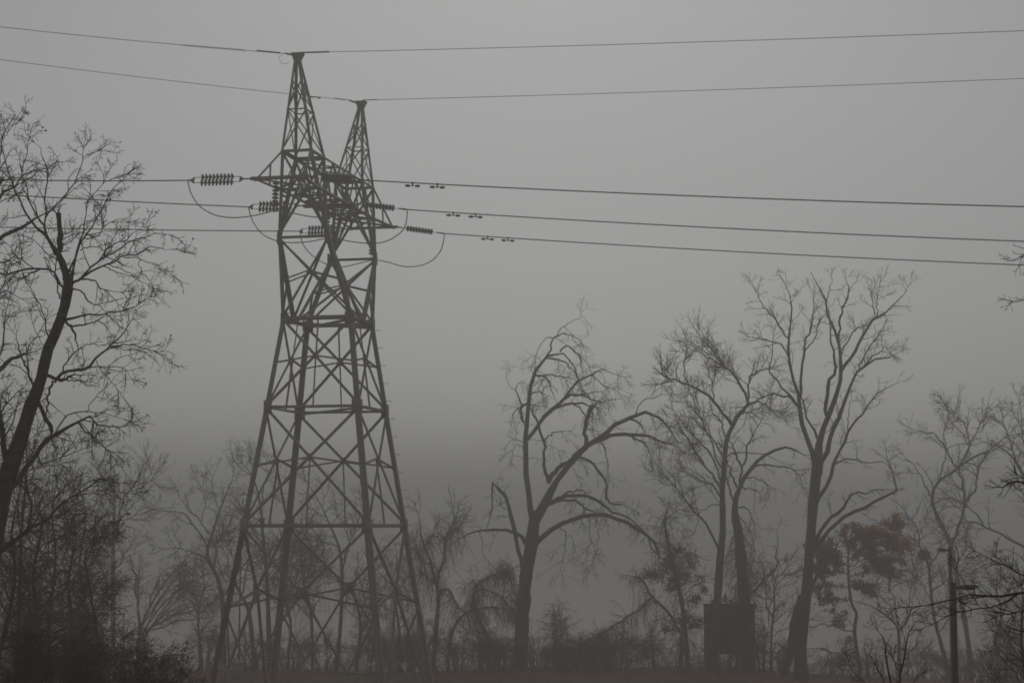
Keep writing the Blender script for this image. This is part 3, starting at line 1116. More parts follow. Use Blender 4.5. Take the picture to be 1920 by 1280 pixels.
# ------------------------------------------------------------------ the trees of the far bank path
# big half-broken drooping tree
H = [[(975, 1250, 27), (980, 1150, 25), (987, 1073, 23), (995, 1030, 23), (1000, 990, 22), (1003, 966, 20)],
     [(1001, 985, 13), (995.6, 957, 12), (991, 922, 11), (987, 876), (986, 833), (986, 800, 9), (990, 758, 8), (994.7, 726), (999, 709, 7.5), (1010.6, 687, 6), (1024, 670, 5), (1039, 660.6, 4), (1052, 659.7), (1063, 667), (1070.6, 682), (1085.6, 692), (1087, 715, 1.5)],
     [(1003, 975, 20), (1009, 962, 18), (1024, 935.6, 16), (1039, 909, 13), (1050, 892, 10), (1066, 872, 11), (1079, 855, 13), (1096, 837, 11), (1122.5, 824, 10), (1144, 804, 8), (1162.5, 790, 7), (1181, 784, 7), (1194, 779, 6.5), (1207.5, 774, 6), (1221, 776), (1234, 784, 4.5), (1247, 797.5), (1258, 809, 3), (1272, 832, 1.3)],
     [(1024, 670, 4), (1031, 659, 4), (1033, 645.6, 3.4), (1039, 633.4, 3), (1050, 627), (1059, 624), (1074, 630), (1087, 638), (1095, 651, 1.1)],
     [(1039, 633, 2.4), (1048, 621), (1063, 610), (1074, 600.6), (1089, 591, 0.9)],
     [(1036, 633, 2), (1027, 631.5), (1018, 640), (1010, 655), (1002, 680), (1001, 698, 1)],
     [(1050, 660, 3.5), (1061, 649, 3.5), (1072, 654), (1082, 662.5, 2.4), (1089, 679), (1091, 694, 1.1)],
     [(1082, 662, 2), (1093, 672), (1102.5, 685), (1110, 702, 1.2)],
     [(1022, 672, 4), (1031, 670, 4), (1046, 674), (1059, 677.5, 3), (1069, 690.6), (1078, 702), (1082, 716, 1.1)],
     [(1001, 706, 4), (1007, 703, 4), (1020, 705.6), (1031, 719, 3.4), (1034, 730), (1042.5, 743, 1.1)],
     [(1007, 704, 3), (1018, 703), (1031, 703.4, 3), (1054, 703), (1069, 709), (1082, 716, 1)],
     [(994, 738, 3), (1007, 734.7), (1016, 734), (1022, 726), (1031, 722.5, 1)],
     [(987, 757, 4), (980.6, 758, 4), (973, 745), (964, 730, 2), (971, 724), (977, 711, 1)],
     [(964, 730, 1.6), (956, 724), (951, 712, 0.8)],
     [(982, 792, 5), (980.6, 788, 5), (976, 773, 5), (979, 763, 4.5), (987, 756, 4)],
     [(978, 760, 3), (971, 766), (963, 773, 2.4)],
     [(986, 840, 2), (980, 839, 2), (971.6, 833), (963, 839), (959.5, 856, 0.9)],
     [(989, 824, 7.5), (1000, 806.5, 7.5), (1016, 786, 7), (1035, 769, 7), (1055.6, 750.6, 6), (1069, 730, 5), (1080, 719), (1097, 709, 3.6), (1108, 704, 3), (1117.5, 694), (1130.6, 692.5), (1144, 698), (1162, 705, 0.9)],
     [(1108, 704, 2.2), (1121, 711), (1132.5, 724), (1149, 728), (1168, 744, 0.9)],
     [(1057, 748, 5), (1069, 741, 5), (1087.5, 741), (1106, 744, 3.4), (1123, 752.5), (1138, 750.6), (1159, 747, 1)],
     [(1087, 740, 2.5), (1106, 734.7), (1123, 734), (1135, 740, 0.9)],
     [(1038, 767, 5), (1046, 761, 5), (1074, 756), (1089, 755, 4), (1102.5, 760, 3), (1116, 763, 2)],
     [(1074, 757, 3.4), (1087.5, 765.6, 3), (1097, 779), (1101, 790, 2)],
     [(1029, 906, 7), (1026, 898, 6.5), (1021, 865.6, 5.5), (1020, 833, 5), (1015, 811, 5), (1011, 796, 5), (1003.5, 782.5, 4), (997.5, 764, 2)],
     [(1020.5, 828, 3), (1026, 820), (1035, 813, 2.6), (1047, 809), (1059, 808, 1.6)],
     [(1028, 905, 9), (1036, 889, 8.5), (1046, 879, 8.5), (1060, 868, 8), (1076, 857, 8)],
     [(1119, 827, 7), (1144, 817.5, 7), (1166, 814, 6.5), (1188, 815, 6), (1214, 816, 5), (1232, 826, 4), (1254, 830.6), (1277, 846, 1.3)],
     [(1178, 816, 4), (1199, 826, 4), (1214, 835, 3), (1219, 850, 1.5)],
     [(1179, 785, 4), (1192.5, 790, 4), (1204, 799, 3), (1211, 810, 1.4)],
     [(1191, 780, 3), (1194, 765.6, 2.2), (1207.5, 750.6), (1222.5, 743, 1.8), (1238, 740), (1256, 738, 0.9)],
     [(1222, 743, 1.5), (1226, 735.6), (1237.5, 726), (1249, 709, 0.8)],
     [(1099, 836, 8), (1098.5, 815, 7), (1098.5, 800, 7), (1101, 790, 7), (1104, 776, 8), (1109, 763, 9), (1113, 759, 7)],
     [(1108, 768, 3), (1110, 776, 2.6), (1111, 795.6), (1112, 810, 1)],
     [(1080, 856, 5), (1100.6, 861, 5), (1116, 874, 5), (1131, 894, 4.6), (1138, 911.6, 4), (1138.5, 938, 3.2), (1155, 942, 3), (1177, 951, 1.3)],
     [(1126, 826, 2.6), (1133.5, 846, 2.5), (1140, 865.6), (1142, 888, 1)],
     [(1018, 955, 8), (1025, 945, 7.5), (1035, 938, 7), (1057, 929, 6.5), (1079, 927, 6), (1105, 931, 5.5), (1127, 944, 5), (1144, 957.5), (1157.5, 965, 4), (1173, 965), (1188, 975), (1203.5, 990), (1219, 1008, 1.8)],
     [(1026, 945, 5), (1038, 940, 5), (1052.5, 938, 5), (1074, 938), (1090, 946.6, 4), (1096, 955), (1111.6, 957.5), (1118, 963, 2)],
     [(1054, 930, 4), (1068, 922.5, 4), (1082, 920), (1097, 920, 1.6)],
     [(1000, 1022, 12), (1005, 1016, 11), (1026, 999, 9.5), (1048, 984, 9), (1070, 974, 8), (1100.6, 965, 8), (1127, 966, 7.5), (1155, 971.7, 7), (1177, 981.6, 6.5), (1201, 997, 6), (1221, 1012, 6), (1232, 1025, 5.5), (1236, 1040, 3.5)],
     [(1215, 1009, 3), (1218, 1018, 3), (1223, 1030, 2.6), (1231, 1037, 1.6)],
     [(1050, 985, 2.2), (1059, 1005.6, 2), (1060, 1025), (1055, 1049), (1050, 1072, 0.7)],
     [(1106, 967, 1.8), (1105, 990), (1109, 1012), (1100.6, 1045), (1099.5, 1063, 0.7)],
     [(1119, 967, 1.8), (1122.5, 997), (1120, 1023), (1114, 1046, 0.7)],
     [(1062, 1004, 1.4), (1070, 1004), (1076, 1016), (1081, 1041, 0.7)],
     [(990, 1024, 9), (984.7, 1017, 9), (978, 1005.6, 7.5), (965, 998, 6.5), (943, 993.6, 5.5), (921, 992.5, 5), (895, 994.7, 3.4), (873, 1003.4), (860, 1009, 1.4)],
     [(898, 995, 1.8), (904, 1010), (905, 1025), (906, 1041, 0.9)],
     [(981, 1070, 8), (976, 1051.6, 8), (969, 1019, 8), (965, 992.5, 8), (956, 957.5, 7), (947.5, 931, 6.5), (934, 914, 6), (923.4, 904, 5.5), (921, 918, 3.5), (921.7, 942, 3), (923.4, 960, 2.2), (919, 975), (913.6, 989, 0.9)]]
t = Tree('drooping_tree', 'big bare half-broken tree with long drooping limbs, alone right of the pylon', 'tree', 115, H, 11, lean=0.2)
t.grow(DROOP, trunk=0.0).finish()

# pale-trunked tree and its vine-covered neighbour
K1 = [[(1336, 1252, 20), (1343, 1150, 16), (1350, 1050, 13.5), (1355, 1000, 12), (1355, 960, 10.5), (1354.4, 920, 10), (1356, 889, 9.5), (1359, 858, 9), (1362, 827, 8.5), (1368.4, 808, 8), (1376, 794, 8)],
      [(1374, 798, 8), (1382.5, 784.4, 7.5), (1395, 767, 6.5), (1401, 758, 6), (1400, 748, 5.5), (1398, 740.6, 5), (1392, 725), (1382.5, 709, 4.5), (1368.4, 695), (1354.4, 683.6, 3.6), (1340, 662.5), (1323, 645, 2.4), (1310.6, 634), (1304, 619, 0.9)],
      [(1356, 685, 2.8), (1335.6, 675, 2.5), (1320, 667), (1304, 653), (1285.6, 636, 0.9)],
      [(1402, 757, 4.5), (1404, 747, 4), (1405, 725), (1405, 706, 3), (1412, 700), (1424, 697, 2.4), (1442, 693, 1.2)],
      [(1399, 762, 4.5), (1407.5, 756, 4), (1418.4, 752), (1429, 758, 3), (1440, 763), (1451, 773), (1471, 788, 1)],
      [(1390, 775, 3), (1400, 773, 2.6), (1411, 774, 1.8)], [(1407, 773, 2), (1420, 765), (1439, 764), (1452, 770, 0.9)],
      [(1372, 796, 6.5), (1360.6, 780, 6), (1342, 756, 5.5), (1329, 742, 5), (1314, 733), (1295, 723, 4), (1274.7, 715.6), (1259, 711, 3), (1243.4, 706, 2), (1240, 688, 0.8)],
      [(1290, 720, 2.8), (1282.5, 700, 2.5), (1282.5, 680), (1290, 667), (1307.5, 651, 0.9)],
      [(1338, 750, 3), (1335.6, 730, 2.5), (1339, 709), (1342, 687, 1.1)],
      [(1353, 920, 4.4), (1342, 900, 4), (1329, 880), (1310.6, 855), (1295, 828, 3), (1273, 808), (1257, 796, 1.3)],
      [(1354, 935, 3.4), (1335.6, 911, 3), (1320, 895.6), (1304, 886), (1290, 879, 0.9)],
      [(1353, 906, 3.8), (1340, 867.5, 3.5), (1328, 842.5), (1307.5, 822), (1290, 806.6, 2), (1270, 779, 1)],
      [(1354, 878, 3.4), (1339, 847, 3), (1332.5, 822), (1321.6, 800), (1314, 780, 2), (1304, 755), (1297, 738, 0.9)],
      [(1356, 856, 3.4), (1340, 828, 3), (1326, 808), (1317, 788), (1301, 772, 1.6), (1285, 744, 0.9)],
      [(1358, 838, 2.4), (1345, 831.6, 2), (1329, 827), (1309, 826, 0.9)],
      [(1362, 822, 3.2), (1350, 789, 3), (1335.6, 772), (1329, 748, 0.9)],
      [(1351, 1040, 5), (1337, 1003, 4.5), (1314, 970.6, 4), (1295, 950, 3.5), (1279, 930, 3), (1264, 910), (1249.7, 899, 1.8), (1235, 867, 0.9)],
      [(1284, 940, 2), (1267, 925), (1254, 900), (1240, 886, 0.9)],
      [(1352, 946, 2.4), (1335.6, 947, 2), (1317, 956.6), (1295, 966), (1274, 963, 0.9)]]
t = Tree('pale_trunked_tree', 'bare leaning tree with fan of fine upright branches, left of its vine-wrapped neighbour', 'tree', 112.5, K1, 21)
t.grow([(9, (26, 72), 40, 6, 0.06, 0.14, 2.0, 0.9), (10, (12, 36), 40, 4, 0.05, 0.18, 0.95, 0.6), (6, (7, 18), 40, 3, 0.02, 0.2, 0.62, 0.42)], trunk=0.2, tmin=0.3).finish()
K2 = [[(1404, 1252, 24), (1400, 1180, 22), (1392, 1080, 20), (1385, 1000, 17), (1378, 967, 14), (1379, 936, 10.5), (1387, 914, 8.5), (1395, 895.6, 8), (1407.5, 880, 7.5), (1423, 861, 6.5), (1442, 849, 5.5), (1460.6, 841, 5), (1478, 838, 4.2), (1493, 844, 3.2), (1509, 854, 1.6)],
      [(1388, 908, 4.4), (1390, 877, 4), (1400, 850, 3.4), (1406, 827, 3), (1418, 803), (1431, 780, 1.2)],
      [(1390, 880, 4), (1382.5, 855, 4), (1376, 842.5), (1368, 820, 1.8)],
      [(1376, 938, 4), (1370, 920, 4), (1364, 902), (1360, 880, 2)], [(1385, 915, 4), (1370, 886, 3.6), (1362, 859, 1.8)],
      [(1405, 883, 4), (1412, 877, 4), (1428, 872), (1443.4, 871, 3.4), (1464, 875), (1482.5, 878, 2.6), (1498, 892.5), (1504, 908), (1517, 935, 0.9)],
      [(1393, 898, 3.2), (1401, 895.6, 3), (1417, 895.6), (1432.5, 902), (1452, 918, 1)],
      [(1385, 920, 3.2), (1393, 914, 3), (1412, 917.5), (1427, 926, 1)],
      [(1360, 858, 3), (1373, 850, 3), (1389, 847), (1415, 847), (1439, 852), (1461, 864, 0.9)],
      [(1398, 1125, 5), (1412, 1108, 5), (1424, 1095, 4.6), (1440, 1077, 4.2), (1457.5, 1062.5, 3.6), (1452.5, 1042.5, 2.4), (1457, 1022), (1456, 996, 0.9)],
      [(1381, 952, 3.2), (1390, 949, 3), (1400, 953), (1409, 967.5), (1412, 982, 1.6)],
      [(1382, 962, 2.4), (1400, 985), (1412, 1010), (1416, 1040, 1.1)]]
t = Tree('vine_covered_tree', 'bare tree with thick vine-shaggy trunk, right of the pale leaning trunk', 'tree', 113.5, K2, 22)
t.grow([(4, (18, 55), 55, 7, -0.08, 0.18, 1.8, 0.8), (7, (10, 28), 48, 4, -0.05, 0.22, 0.95, 0.55), (6, (7, 16), 45, 3, -0.03, 0.22, 0.62, 0.4)], trunk=0.15, tmin=0.5).strands(420, (25, 95), which=[0], t0=0.05, t1=0.52).strands(40, (20, 60)).finish()

# tall tree with the double base
Lt = [[(1502.5, 1272, 25), (1501, 1210, 23), (1507.5, 1147.5, 22), (1512, 1110, 20), (1516, 1060, 19), (1520, 1010, 18), (1523, 960, 18), (1527, 920, 20), (1531, 880, 19), (1535, 841, 15), (1538, 819.5, 12), (1550, 787, 10), (1562, 758.6, 9), (1573, 723, 8), (1578, 700, 7.5), (1575, 668, 6), (1572, 636, 5), (1561.6, 612, 4.5), (1549.5, 584, 3.8), (1549.5, 565, 3), (1537.5, 546, 2.4), (1532, 532.6), (1520, 524, 1.3), (1518.6, 508, 0.8)],
      [(1470, 1267.5, 15), (1482.5, 1210, 14.5), (1492.5, 1160, 14), (1503, 1118, 12)],
      [(1529, 872, 10), (1526, 857, 9.5), (1517, 831, 9), (1508, 805.5, 8.5), (1501, 782, 7.5), (1501, 747, 6.5), (1496, 735, 6), (1487, 712, 5.2), (1479, 677, 5), (1478, 654.7), (1479, 630.6, 4), (1482.5, 596, 3), (1485, 568.8, 2.5), (1478, 548), (1469, 524, 0.9)],
      [(1500, 745, 5.2), (1503, 700, 5), (1506.6, 668, 4.2), (1511.7, 637.5), (1520, 603, 3), (1525.5, 568.7, 1.5), (1523, 546, 0.9)],
      [(1508, 660, 2.8), (1518, 645, 2.6), (1529, 629), (1537.5, 603, 1.8), (1547, 588, 0.9)],
      [(1478, 634, 3.2), (1463.6, 613.4, 3), (1446, 593), (1432.7, 574, 2), (1422, 558.4), (1411, 531, 0.8)],
      [(1477, 668, 3.2), (1469, 651, 3), (1456.7, 642.7), (1439.5, 637.5, 2.2), (1417, 632), (1405, 631, 0.9)],
      [(1500, 765, 5), (1494, 758, 5), (1477, 740, 4), (1463, 723, 3.6), (1447, 700, 3), (1443, 692.5, 2.5), (1447, 672), (1450, 646, 1.5), (1453, 618, 0.9)],
      [(1496, 760, 4.4), (1477, 744.5, 4), (1456, 737.5), (1435, 741, 3), (1419, 751.6), (1399, 762, 1.4)],
      [(1534, 822, 5.5), (1531, 815, 5), (1517, 789, 4), (1508, 763), (1502, 744, 2.5)],
      [(1537, 890, 10), (1541, 878, 9.5), (1550, 850, 9), (1557, 817, 8), (1569, 787, 8), (1585, 751.6, 6.5), (1594.5, 719, 5.2), (1600, 706, 5), (1613, 691), (1628.6, 679, 4), (1647.5, 670), (1664.7, 668.4, 2.5), (1685, 661, 0.9)],
      [(1622, 683, 3), (1640.6, 665, 2.6), (1658, 653), (1685, 647, 1)],
      [(1612, 692, 3.4), (1612, 682, 3.2), (1615, 672, 3), (1627, 651), (1644, 632, 2), (1660, 605, 0.9)],
      [(1577, 696, 6.5), (1585, 682, 6.2), (1601, 660, 6), (1613, 636, 5.5), (1628.6, 615, 5), (1644, 596, 4.4), (1663, 581, 3), (1688.8, 556.7, 2), (1702, 538, 0.9)],
      [(1644, 597, 2.4), (1645, 582, 2.2), (1644, 568.8), (1647.5, 548), (1653, 525, 0.8)], [(1642, 598, 2.2), (1635.5, 565, 1.8), (1632, 536, 0.8)],
      [(1574, 668, 3.2), (1581, 655, 3), (1591, 636), (1606, 617, 2.6), (1634, 603, 0.9)],
      [(1551, 783, 7.5), (1550, 770, 7), (1550, 751.6, 7), (1557, 715, 6.5), (1566, 695, 6), (1563, 675, 4.4), (1561, 655, 4), (1558, 625, 3), (1556, 600, 1.4)],
      [(1573, 645, 4.4), (1573, 630, 4.2), (1575, 606.6, 4), (1580.5, 577, 3.4), (1589, 556.7, 3), (1591.6, 537.8, 1.8), (1584, 520, 0.8)],
      [(1591, 548, 1.5), (1597, 538), (1607, 526, 0.8)], [(1549.5, 566, 2), (1554.7, 543, 1.8), (1562, 521, 0.9)],
      [(1527, 950, 9), (1531, 941, 8.5), (1540.6, 922.6, 8), (1554.7, 899, 6.5), (1561.7, 873.4, 6), (1573.4, 847.6, 5), (1590, 808, 4.5), (1611, 782, 3.6), (1627, 761, 3), (1646, 737.5), (1682, 718, 0.9)],
      [(1562, 872, 3.4), (1575, 866, 3), (1587.5, 861.7), (1604, 861.7, 2.6), (1625, 868.7), (1657.8, 866), (1675, 884, 0.9)],
      [(1589, 810, 2.4), (1592, 777), (1595, 746, 0.9)],
      [(1526, 1018, 7.5), (1533, 1008, 7.2), (1540.6, 995, 7), (1557, 969.5, 6.5), (1578, 953, 6), (1587.5, 939, 4.6), (1601.5, 925, 4), (1625, 925, 3), (1639, 918), (1666, 918, 1.2)],
      [(1525, 1028, 7.5), (1540, 1011, 7.2), (1554.7, 993, 7), (1578, 974, 7), (1601.5, 960, 6.5), (1634, 941, 6), (1667, 927, 5), (1684.8, 915.6, 4), (1681, 906, 3.4), (1672, 893, 3), (1673, 883, 2.4), (1665, 864), (1663, 843, 0.9)],
      [(1518, 1098, 6), (1530, 1082, 6), (1542, 1068, 5), (1558, 1042, 4), (1576, 1008, 1.6)]]
t = Tree('tall_forked_tree', 'tallest bare tree on the right, with a forked double trunk base', 'tree', 106, Lt, 31, lean=0.24)
t.grow([(6.5, (16, 46), 45, 6, 0.04, 0.15, 1.8, 0.8), (7, (10, 26), 42, 4, 0.04, 0.2, 0.95, 0.55), (6, (6, 14), 42, 3, 0.02, 0.2, 0.6, 0.4)], trunk=0.25, tmin=0.3).finish()

# russet oak beneath it
Mo = [[(1612, 1252, 8), (1605, 1210, 7), (1602, 1180, 6.5), (1606, 1150, 6), (1597, 1132, 5.5), (1592, 1097, 5), (1590, 1060, 4), (1592, 1022, 3), (1600, 995, 1.5)]]
Mleaf = [[(1591, 1050, 2.5), (1625, 1020), (1650, 1000), (1676, 984, 1)], [(1592, 1062, 2.5), (1640, 1040), (1670, 1030), (1694, 1022, 1)], [(1592, 1070, 2), (1640, 1050), (1680, 1048, 1)],
         [(1591, 1080, 2), (1640, 1068), (1674, 1075, 1)], [(1590, 1045, 2.2), (1560, 1035), (1530, 1028, 1)], [(1591, 1075, 2.2), (1560, 1070), (1528, 1070, 1)],
         [(1593, 1100, 2.2), (1560, 1098), (1527, 1104, 1)], [(1597, 1125, 2), (1570, 1122), (1543, 1124, 1)], [(1591, 1040, 2), (1585, 1010), (1583, 990, 1)], [(1592, 1090, 2), (1610, 1095), (1627, 1099, 1)],
         [(1592, 1060, 2), (1560, 1050), (1545, 1045, 1)], [(1594, 1020, 2), (1620, 1005), (1640, 998, 1)], [(1591, 1066, 2), (1610, 1040), (1640, 1020, 1)]]
Mbare = [[(1602, 1184, 2.6), (1575, 1175), (1540, 1170), (1512, 1178, 0.9)], [(1606, 1233, 3.2), (1590, 1227, 3), (1570, 1225), (1540, 1215, 2), (1513, 1215, 0.9)], [(1601, 1172, 2), (1585, 1160), (1566, 1166, 1)]]
t = Tree('russet_oak_tree', 'small oak still holding russet brown leaves, beside the tall forked tree', 'tree', 110, Mo + Mleaf + Mbare, 41)
t.grow([(9, (14, 34), 50, 5, 0.02, 0.18, 1.6, 0.8), (10, (7, 18), 45, 3, 0.0, 0.2, 0.9, 0.6)], trunk=0.0, tmin=0.2)
lp = np.concatenate([t.par[i][3:, :3] for i in range(1, 1 + len(Mleaf))])
tw = t.levels[-1][0].reshape(-1, 3)
lim = P(1540, 1150, 110)[2]
tw = tw[tw[:, 2] > lim]
cen = np.concatenate((lp, lp, tw))
sub = t.rng.choice(len(cen), 620, replace=False)
cen = np.repeat(cen[sub], 4, axis=0) + t.rng.normal(0, 0.13, (2480, 3)) * (1, 1, 0.7)
extra = [P(x, y, 110) for x, y in ((1567, 1168), (1578, 1172), (1572, 1160), (1594, 1198), (1588, 1205), (1598, 1220), (1562, 1145), (1585, 1150))]
cen = np.concatenate((cen, np.repeat(np.array(extra), 12, axis=0) + t.rng.normal(0, 0.1, (96, 3))))
t.leaves(18000, 0.145, 'oak_leaf', clump=0.10, centres=cen).finish()

# Y-forked tree and its neighbours at the right
Nt = [[(1821, 1272, 10), (1816, 1210, 9.5), (1807.5, 1155, 9), (1795, 1085, 8.5), (1787, 1040, 8), (1782.5, 1020, 7.5), (1772.5, 997.5, 7), (1755, 962.5, 6.5), (1751, 948, 6.5), (1746, 929, 6), (1755, 909, 5), (1762.5, 899, 4.6), (1785, 886, 4.2), (1796, 876, 4), (1815, 863, 4), (1834, 852.5, 3.8), (1845, 850), (1867.5, 834, 2.4), (1886, 818, 1.2)],
      [(1784, 1024, 6.5), (1787.5, 1015, 6.2), (1797.5, 987.5, 6), (1803, 968, 5.5), (1809, 942.5, 5), (1804, 918, 4), (1800, 894), (1797, 877, 3)],
      [(1809, 944, 4.4), (1826, 920, 4), (1834, 897.5, 3.6), (1837.5, 867.5, 3), (1845, 854, 2.6)],
      [(1762.5, 899, 2.8), (1768, 875, 2.5), (1773, 858), (1772, 834), (1770, 802, 1.6), (1787, 778, 0.9)],
      [(1745, 930, 3.2), (1742, 922, 3), (1732.5, 907), (1723, 888), (1714, 869), (1698, 861, 0.9)],
      [(1796, 876, 3), (1783, 854, 3), (1770, 834), (1759, 820.6, 2.2), (1736, 809), (1711, 805, 0.9)],
      [(1799, 873, 3), (1815, 841, 2.8), (1815, 820.6), (1808.5, 800, 2), (1792.5, 779), (1773, 759, 0.9)],
      [(1808, 855, 2.6), (1826, 819, 2.4), (1835.6, 798), (1849, 777.5), (1868, 759, 0.9)],
      [(1809, 947, 4), (1795, 940, 3.6), (1781, 933, 3), (1762, 934, 1.4)]]
t = Tree('y_forked_tree', 'bare tree with a wide Y-shaped fork, behind the two lamp posts', 'tree', 123, Nt, 51)
t.grow(FINE, trunk=0.35, tmin=0.4).finish()
Ot = [[(1968, 1290, 12), (1962, 1200, 11), (1955, 1120, 10), (1950, 1050, 9), (1935, 960, 8), (1922, 905, 6), (1914, 882, 5), (1903, 862, 4), (1886, 845, 3), (1867.5, 834, 2.4), (1845, 828, 1.2)],
      [(1950, 1055, 6), (1935, 1038, 5.5), (1920, 1027.5, 5), (1900, 1012.5, 4.5), (1870, 997.5, 4), (1840, 982.5, 3.6), (1825, 979), (1805, 980, 2.2), (1778, 987, 1.2)],
      [(1842, 984, 3.4), (1839, 976, 3.2), (1830, 963), (1811, 947, 2)],
      [(1918, 892, 4), (1900, 850, 3), (1886, 800), (1878, 772, 1)], [(1938, 970, 4), (1920, 930, 3), (1905, 890), (1898, 840, 1)], [(1950, 1040, 4), (1940, 980, 4), (1930, 900, 3), (1915, 800), (1912, 760, 1)],
      [(1953, 1090, 4), (1930, 1060, 3), (1905, 1040), (1880, 1030, 1)], [(1944, 1000, 4), (1950, 900, 3), (1955, 800), (1950, 760, 1)]]
t = Tree('spreading_tree', 'bare spreading tree at the right edge whose long limb reaches left', 'tree', 119, Ot, 52)
t.grow(FINE, trunk=0.4, tmin=0.3).finish()
N2 = [[(1777, 1272, 9), (1775, 1247, 8.5), (1762, 1197, 7.5), (1752, 1160, 6.5), (1746, 1110, 5.5), (1740, 1055, 5), (1732.5, 1040, 4.4), (1725, 1027.5, 3), (1720, 990, 2), (1702, 966, 0.9)]]
t = Tree('nest_bearing_tree', 'slender bare leaning tree with a dark leaf nest, left of the lamp posts', 'tree', 117, N2 + auto_limbs(N2[0], np.random.default_rng(3), 9, (50, 100), t0=0.3), 53)
t.grow(FINE, trunk=0.5, tmin=0.3).finish()
N3 = [[(1872, 1275, 7), (1871, 1225, 6.5), (1866, 1197, 6), (1877, 1160, 5), (1875, 1135, 4), (1868, 1100, 2.5), (1872, 1070, 1.2)]]
t = Tree('crooked_young_tree', 'crooked young bare tree low at the right edge', 'tree', 112, N3 + auto_limbs(N3[0], np.random.default_rng(4), 8, (45, 90), t0=0.3), 54)
t.grow(FINE, trunk=0.5, tmin=0.3).finish()
N4 = [[(1685, 1262, 6.5), (1685, 1185, 6), (1675, 1165, 4.5), (1650, 1145, 3.5), (1625, 1132, 1.4)], [(1686, 1187, 4), (1690, 1177, 4), (1707, 1150, 3.4), (1732, 1145), (1756, 1134, 1.2)], [(1684, 1182, 3), (1680, 1140), (1668, 1100), (1672, 1060, 1)], [(1700, 1160, 2.5), (1706, 1110), (1715, 1060, 1)], [(1655, 1148, 2.5), (1640, 1110), (1650, 1070, 1)]]
t = Tree('low_forked_tree', 'low bare forked tree between the russet oak and the lamp posts', 'tree', 113, N4, 55)
t.grow(FINE, trunk=0.5, tmin=0.3).finish()
N5 = [[(1445, 1265, 5), (1447, 1185, 4.2), (1452, 1135, 3.4), (1452, 1097, 2), (1462, 1060, 1)]]
t = Tree('slim_sapling', 'slim bare sapling just left of the tall forked tree', 'tree', 111.5, N5 + auto_limbs(N5[0], np.random.default_rng(5), 9, (35, 75), t0=0.25, w=2.0), 56)
t.grow(FINE[:2] + [(8, (7, 16), 42, 3, 0.02, 0.2, 0.62, 0.42)], trunk=0.6).finish()

# leafy vine-hung pair with the draped arch on its left
J = [[(1291, 1258, 8), (1286, 1195, 7.5), (1279.5, 1137.5, 7.5), (1270, 1091.6, 7.5), (1261, 1057, 6.5), (1252, 1011, 5.5), (1249.4, 997, 5), (1246, 970.6, 4.5), (1254, 950, 1.6)],
     [(1278, 1258, 7), (1278, 1195, 6.5), (1268, 1170, 6), (1243, 1137.5, 5), (1222, 1117, 4.5), (1206, 1087, 3), (1183, 1078, 1.3)],
     [(1224, 1119, 3.4), (1205, 1135, 3.2), (1183, 1151, 3), (1160, 1166), (1137.5, 1179, 2.6), (1110, 1192), (1091.6, 1206, 1.6)],
     [(1247, 985, 2), (1232, 990), (1215, 992, 0.9)], [(1248, 975, 2), (1262, 962), (1275, 955, 0.9)], [(1265, 1070, 2.4), (1285, 1045), (1297, 1040, 1)], [(1268, 1090, 2.4), (1240, 1080), (1215, 1078, 1)],
     [(1275, 1120, 2.4), (1300, 1100), (1318, 1085, 1)], [(1262, 1058, 2), (1270, 1030), (1275, 1015, 1)], [(1281, 1150, 2), (1300, 1160), (1312, 1165, 1)]]
t = Tree('leafy_vine_tree', 'slim vine-hung tree with maroon leaf clumps and an arching side trunk', 'tree', 112.5, J, 61)
t.grow([(7, (20, 55), 50, 6, -0.08, 0.18, 1.6, 0.8), (9, (10, 28), 45, 4, -0.05, 0.2, 0.9, 0.55), (6, (6, 14), 45, 3, 0, 0.2, 0.6, 0.42)], trunk=0.6)
t.strands(330, (25, 80), which=[1, 2], trop=-0.4).strands(240, (20, 75), which=[0], trop=-0.4, t0=0.1)
cp = [(1262, 1055, 13), (1258, 1040, 12), (1275, 1030, 9), (1248, 1060, 13), (1235, 1078, 10), (1222, 1078, 8), (1210, 1078, 7), (1290, 1045, 9), (1296, 1060, 7), (1276, 1072, 12), (1286, 1085, 9), (1270, 1090, 11), (1312, 1086, 6), (1320, 1104, 5), (1258, 1098, 9), (1300, 1165, 9), (1290, 1172, 9), (1310, 1170, 7), (1280, 1160, 8), (1300, 1125, 6), (1308, 1120, 5), (1248, 1180, 5)]
cen = []
for x, y, r_ in cp:
    c0 = P(x, y, 112.5)
    cen.append(c0 + t.rng.normal(0, r_ * 0.72 * t.s, (int(r_ * 5), 3)) * (1, 1.3, 1))
t.leaves(7500, 0.105, 'dark_leaf', clump=0.10, centres=np.concatenate(cen)).finish()

# vine tree beside the pylon's right foot
G = [[(812, 1252, 9), (814, 1227, 8.5), (817, 1195, 8), (822, 1113, 7), (817, 1094, 6), (809, 1057, 5), (796, 1025, 4), (788, 993, 2.4), (785, 962, 1)],
     [(820, 1092, 4.4), (830, 1057, 4), (833, 1038, 3.6), (834, 1006, 3), (849, 980, 1.6), (849, 952, 0.8)], [(822, 1115, 4.4), (832, 1105, 4.2), (841, 1105, 4), (852, 1126, 3.6), (865, 1142, 3), (872, 1150, 2)],
     [(796, 1025, 2.4), (805, 1010), (812, 1000, 0.9)], [(809, 1057, 2.5), (790, 1050), (780, 1020, 1)], [(834, 1010, 2), (845, 1000), (862, 985, 0.9)], [(817, 1095, 2.4), (800, 1080), (788, 1070, 1)]]
t = Tree('shaggy_vine_tree', 'slim shaggy vine-hung tree just right of the pylon legs', 'tree', 113, G, 62)
t.grow(FINE, trunk=0.6, tmin=0.25).strands(420, (20, 80), trop=-0.35).finish()
